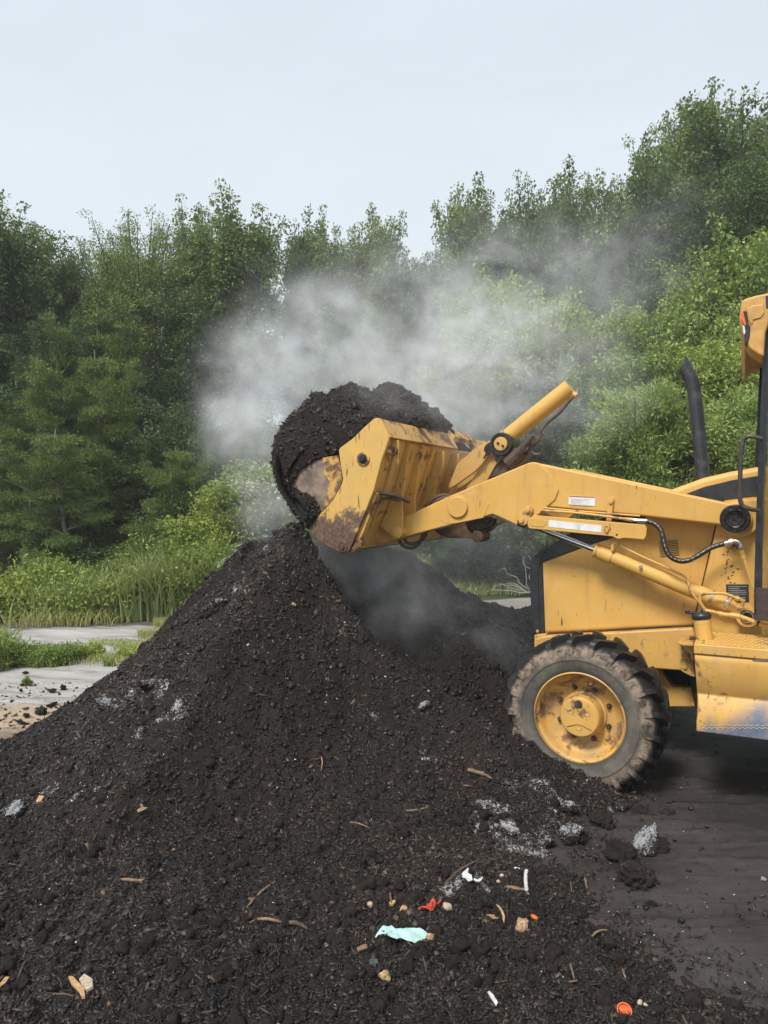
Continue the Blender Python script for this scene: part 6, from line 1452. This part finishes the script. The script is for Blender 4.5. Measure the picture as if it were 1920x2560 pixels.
# ================================================================== STEAM
STEAM = [(650, 1000, 6.1, .64, 1.25), (630, 1130, 6.0, .55, 1.5), (600, 1060, 5.9, .42, 1.0), (700, 915, 6.6, .72, .9), (610, 1225, 6.2, .45, .9), (640, 1080, 4.95, .34, .55), (960, 960, 5.1, .42, .45), (1110, 1040, 5.7, .50, .55), (1230, 1140, 5.6, .40, .35), (740, 850, 7.0, .80, .75), (900, 900, 7.4, .95, .75), (1060, 980, 7.8, 1.0, .95), (1080, 820, 7.8, .95, .60), (1200, 760, 8.0, 1.0, .50),
         (1340, 720, 8.2, 1.0, .40), (1480, 660, 8.4, .9, .30), (1270, 930, 7.8, .95, .50), (1430, 920, 8.0, 1.0, .32), (1180, 1080, 7.6, .9, .60), (1600, 620, 8.6, .9, .20), (1380, 1060, 7.8, .8, .30),
         (840, 740, 7.8, .8, .30), (980, 700, 8.0, .8, .25), (1050, 1330, 7.4, .9, .35), (1250, 1380, 7.8, .8, .35), (880, 1420, 5.8, .62, .85), (790, 1400, 5.6, .45, .7), (950, 1480, 5.9, .55, .65), (1020, 1560, 6.0, .65, .45), (1200, 1600, 6.2, .65, .38), (700, 1340, 5.4, .32, .8), (630, 1300, 5.7, .32, .5)]
sp = [(at(a, b, D), r, w) for a, b, D, r, w in STEAM]
lo = Vector([min(p[i]-r*1.25 for p, r, w in sp) for i in range(3)]); hi = Vector([max(p[i]+r*1.25 for p, r, w in sp) for i in range(3)]); lo.z = max(lo.z, .05)
def mat_steam():
    m = NT('drifting_steam'); P = m.pos()
    wn_ = m.n('ShaderNodeTexNoise'); m.set(wn_.inputs['Vector'], P); wn_.inputs['Scale'].default_value = 1.1; wn_.inputs['Detail'].default_value = 2
    off = m.n('ShaderNodeVectorMath', operation='MULTIPLY_ADD'); m.set(off.inputs[0], wn_.outputs['Color']); off.inputs[1].default_value = (1.1,)*3; off.inputs[2].default_value = (-.55,)*3
    add = m.n('ShaderNodeVectorMath', operation='ADD'); m.set(add.inputs[0], P); m.set(add.inputs[1], off.outputs[0]); Q = add.outputs[0]
    tot = 0.0
    for p, r, w in sp:
        d = m.n('ShaderNodeVectorMath', operation='DISTANCE'); m.set(d.inputs[0], Q); d.inputs[1].default_value = p
        k = m.ramp(d.outputs['Value'], r*1.2, r*.1, 0.0, w) if False else None
        x = m.n('ShaderNodeMapRange'); x.interpolation_type = 'SMOOTHSTEP'; m.set(x.inputs[0], d.outputs['Value']); x.inputs[1].default_value = 0; x.inputs[2].default_value = r*1.2; x.inputs[3].default_value = w; x.inputs[4].default_value = 0
        tot = m.math('ADD', x.outputs[0], tot)
    n = m.noise(m.map(P, (.80, 1.0, 1.15), rot=(0, -.7, 0)), 2.1, 5, .62, .6)
    n2 = m.noise(m.map(P, (1.0, 1.0, .7), rot=(0, -.5, 0)), 6.5, 4, .6, .8); dens = m.math('MULTIPLY', tot, m.math('MULTIPLY', m.ramp(n, .40, .66, .04, 1.6, False), m.ramp(n2, .34, .64, .35, 1.7, False))); dens = m.math('MULTIPLY', dens, STEAM_K)
    v = m.n('ShaderNodeVolumePrincipled'); v.inputs['Color'].default_value = (.97, .985, 1.0, 1); m.set(v.inputs['Density'], dens); v.inputs['Anisotropy'].default_value = -.15
    m.t.links.new(v.outputs[0], m.out.inputs['Volume']); return m.m
STEAM_K = .72
SM = mat_steam()
# a rounded envelope of the plume, not a plain box
bm = bmesh.new(); bmesh.ops.create_cube(bm, size=1.0)
me = bpy.data.meshes.new('steam')
for v in bm.verts: v.co = Vector(((v.co.x+.5)*(hi.x-lo.x), (v.co.y+.5)*(hi.y-lo.y), (v.co.z+.5)*(hi.z-lo.z))) + lo
bm.to_mesh(me); bm.free(); me.materials.append(SM); st_ = bpy.data.objects.new('steam', me); COL.objects.link(st_)
tag(st_, 'white steam drifting off the hot compost across the trees', None, None, 'stuff')
scene.cycles.volume_step_rate = 1.0; scene.cycles.volume_max_steps = 96

# ================================================================== THE DAMP AIR
hz = bpy.data.meshes.new('haze'); X0, X1, Y0, Y1, Z0, Z1 = -40, 40, -12, 40, -1.0, 19.0
hz.from_pydata([(x, y, z) for z in (Z0, Z1) for x, y in ((X0, Y0), (X1, Y0), (X1, Y1), (X0, Y1))], [], [(0, 3, 2, 1), (4, 5, 6, 7), (0, 1, 5, 4), (1, 2, 6, 5), (2, 3, 7, 6), (3, 0, 4, 7)])
m = NT('humid_air'); v = m.n('ShaderNodeVolumePrincipled'); v.inputs['Color'].default_value = (.90, .96, 1.0, 1); v.inputs['Density'].default_value = .0016; m.t.links.new(v.outputs[0], m.out.inputs['Volume'])
hz.materials.append(m.m); ho = bpy.data.objects.new('haze', hz); COL.objects.link(ho); ho['kind'] = 'stuff'; ho['label'] = 'humid morning air softening the far trees'
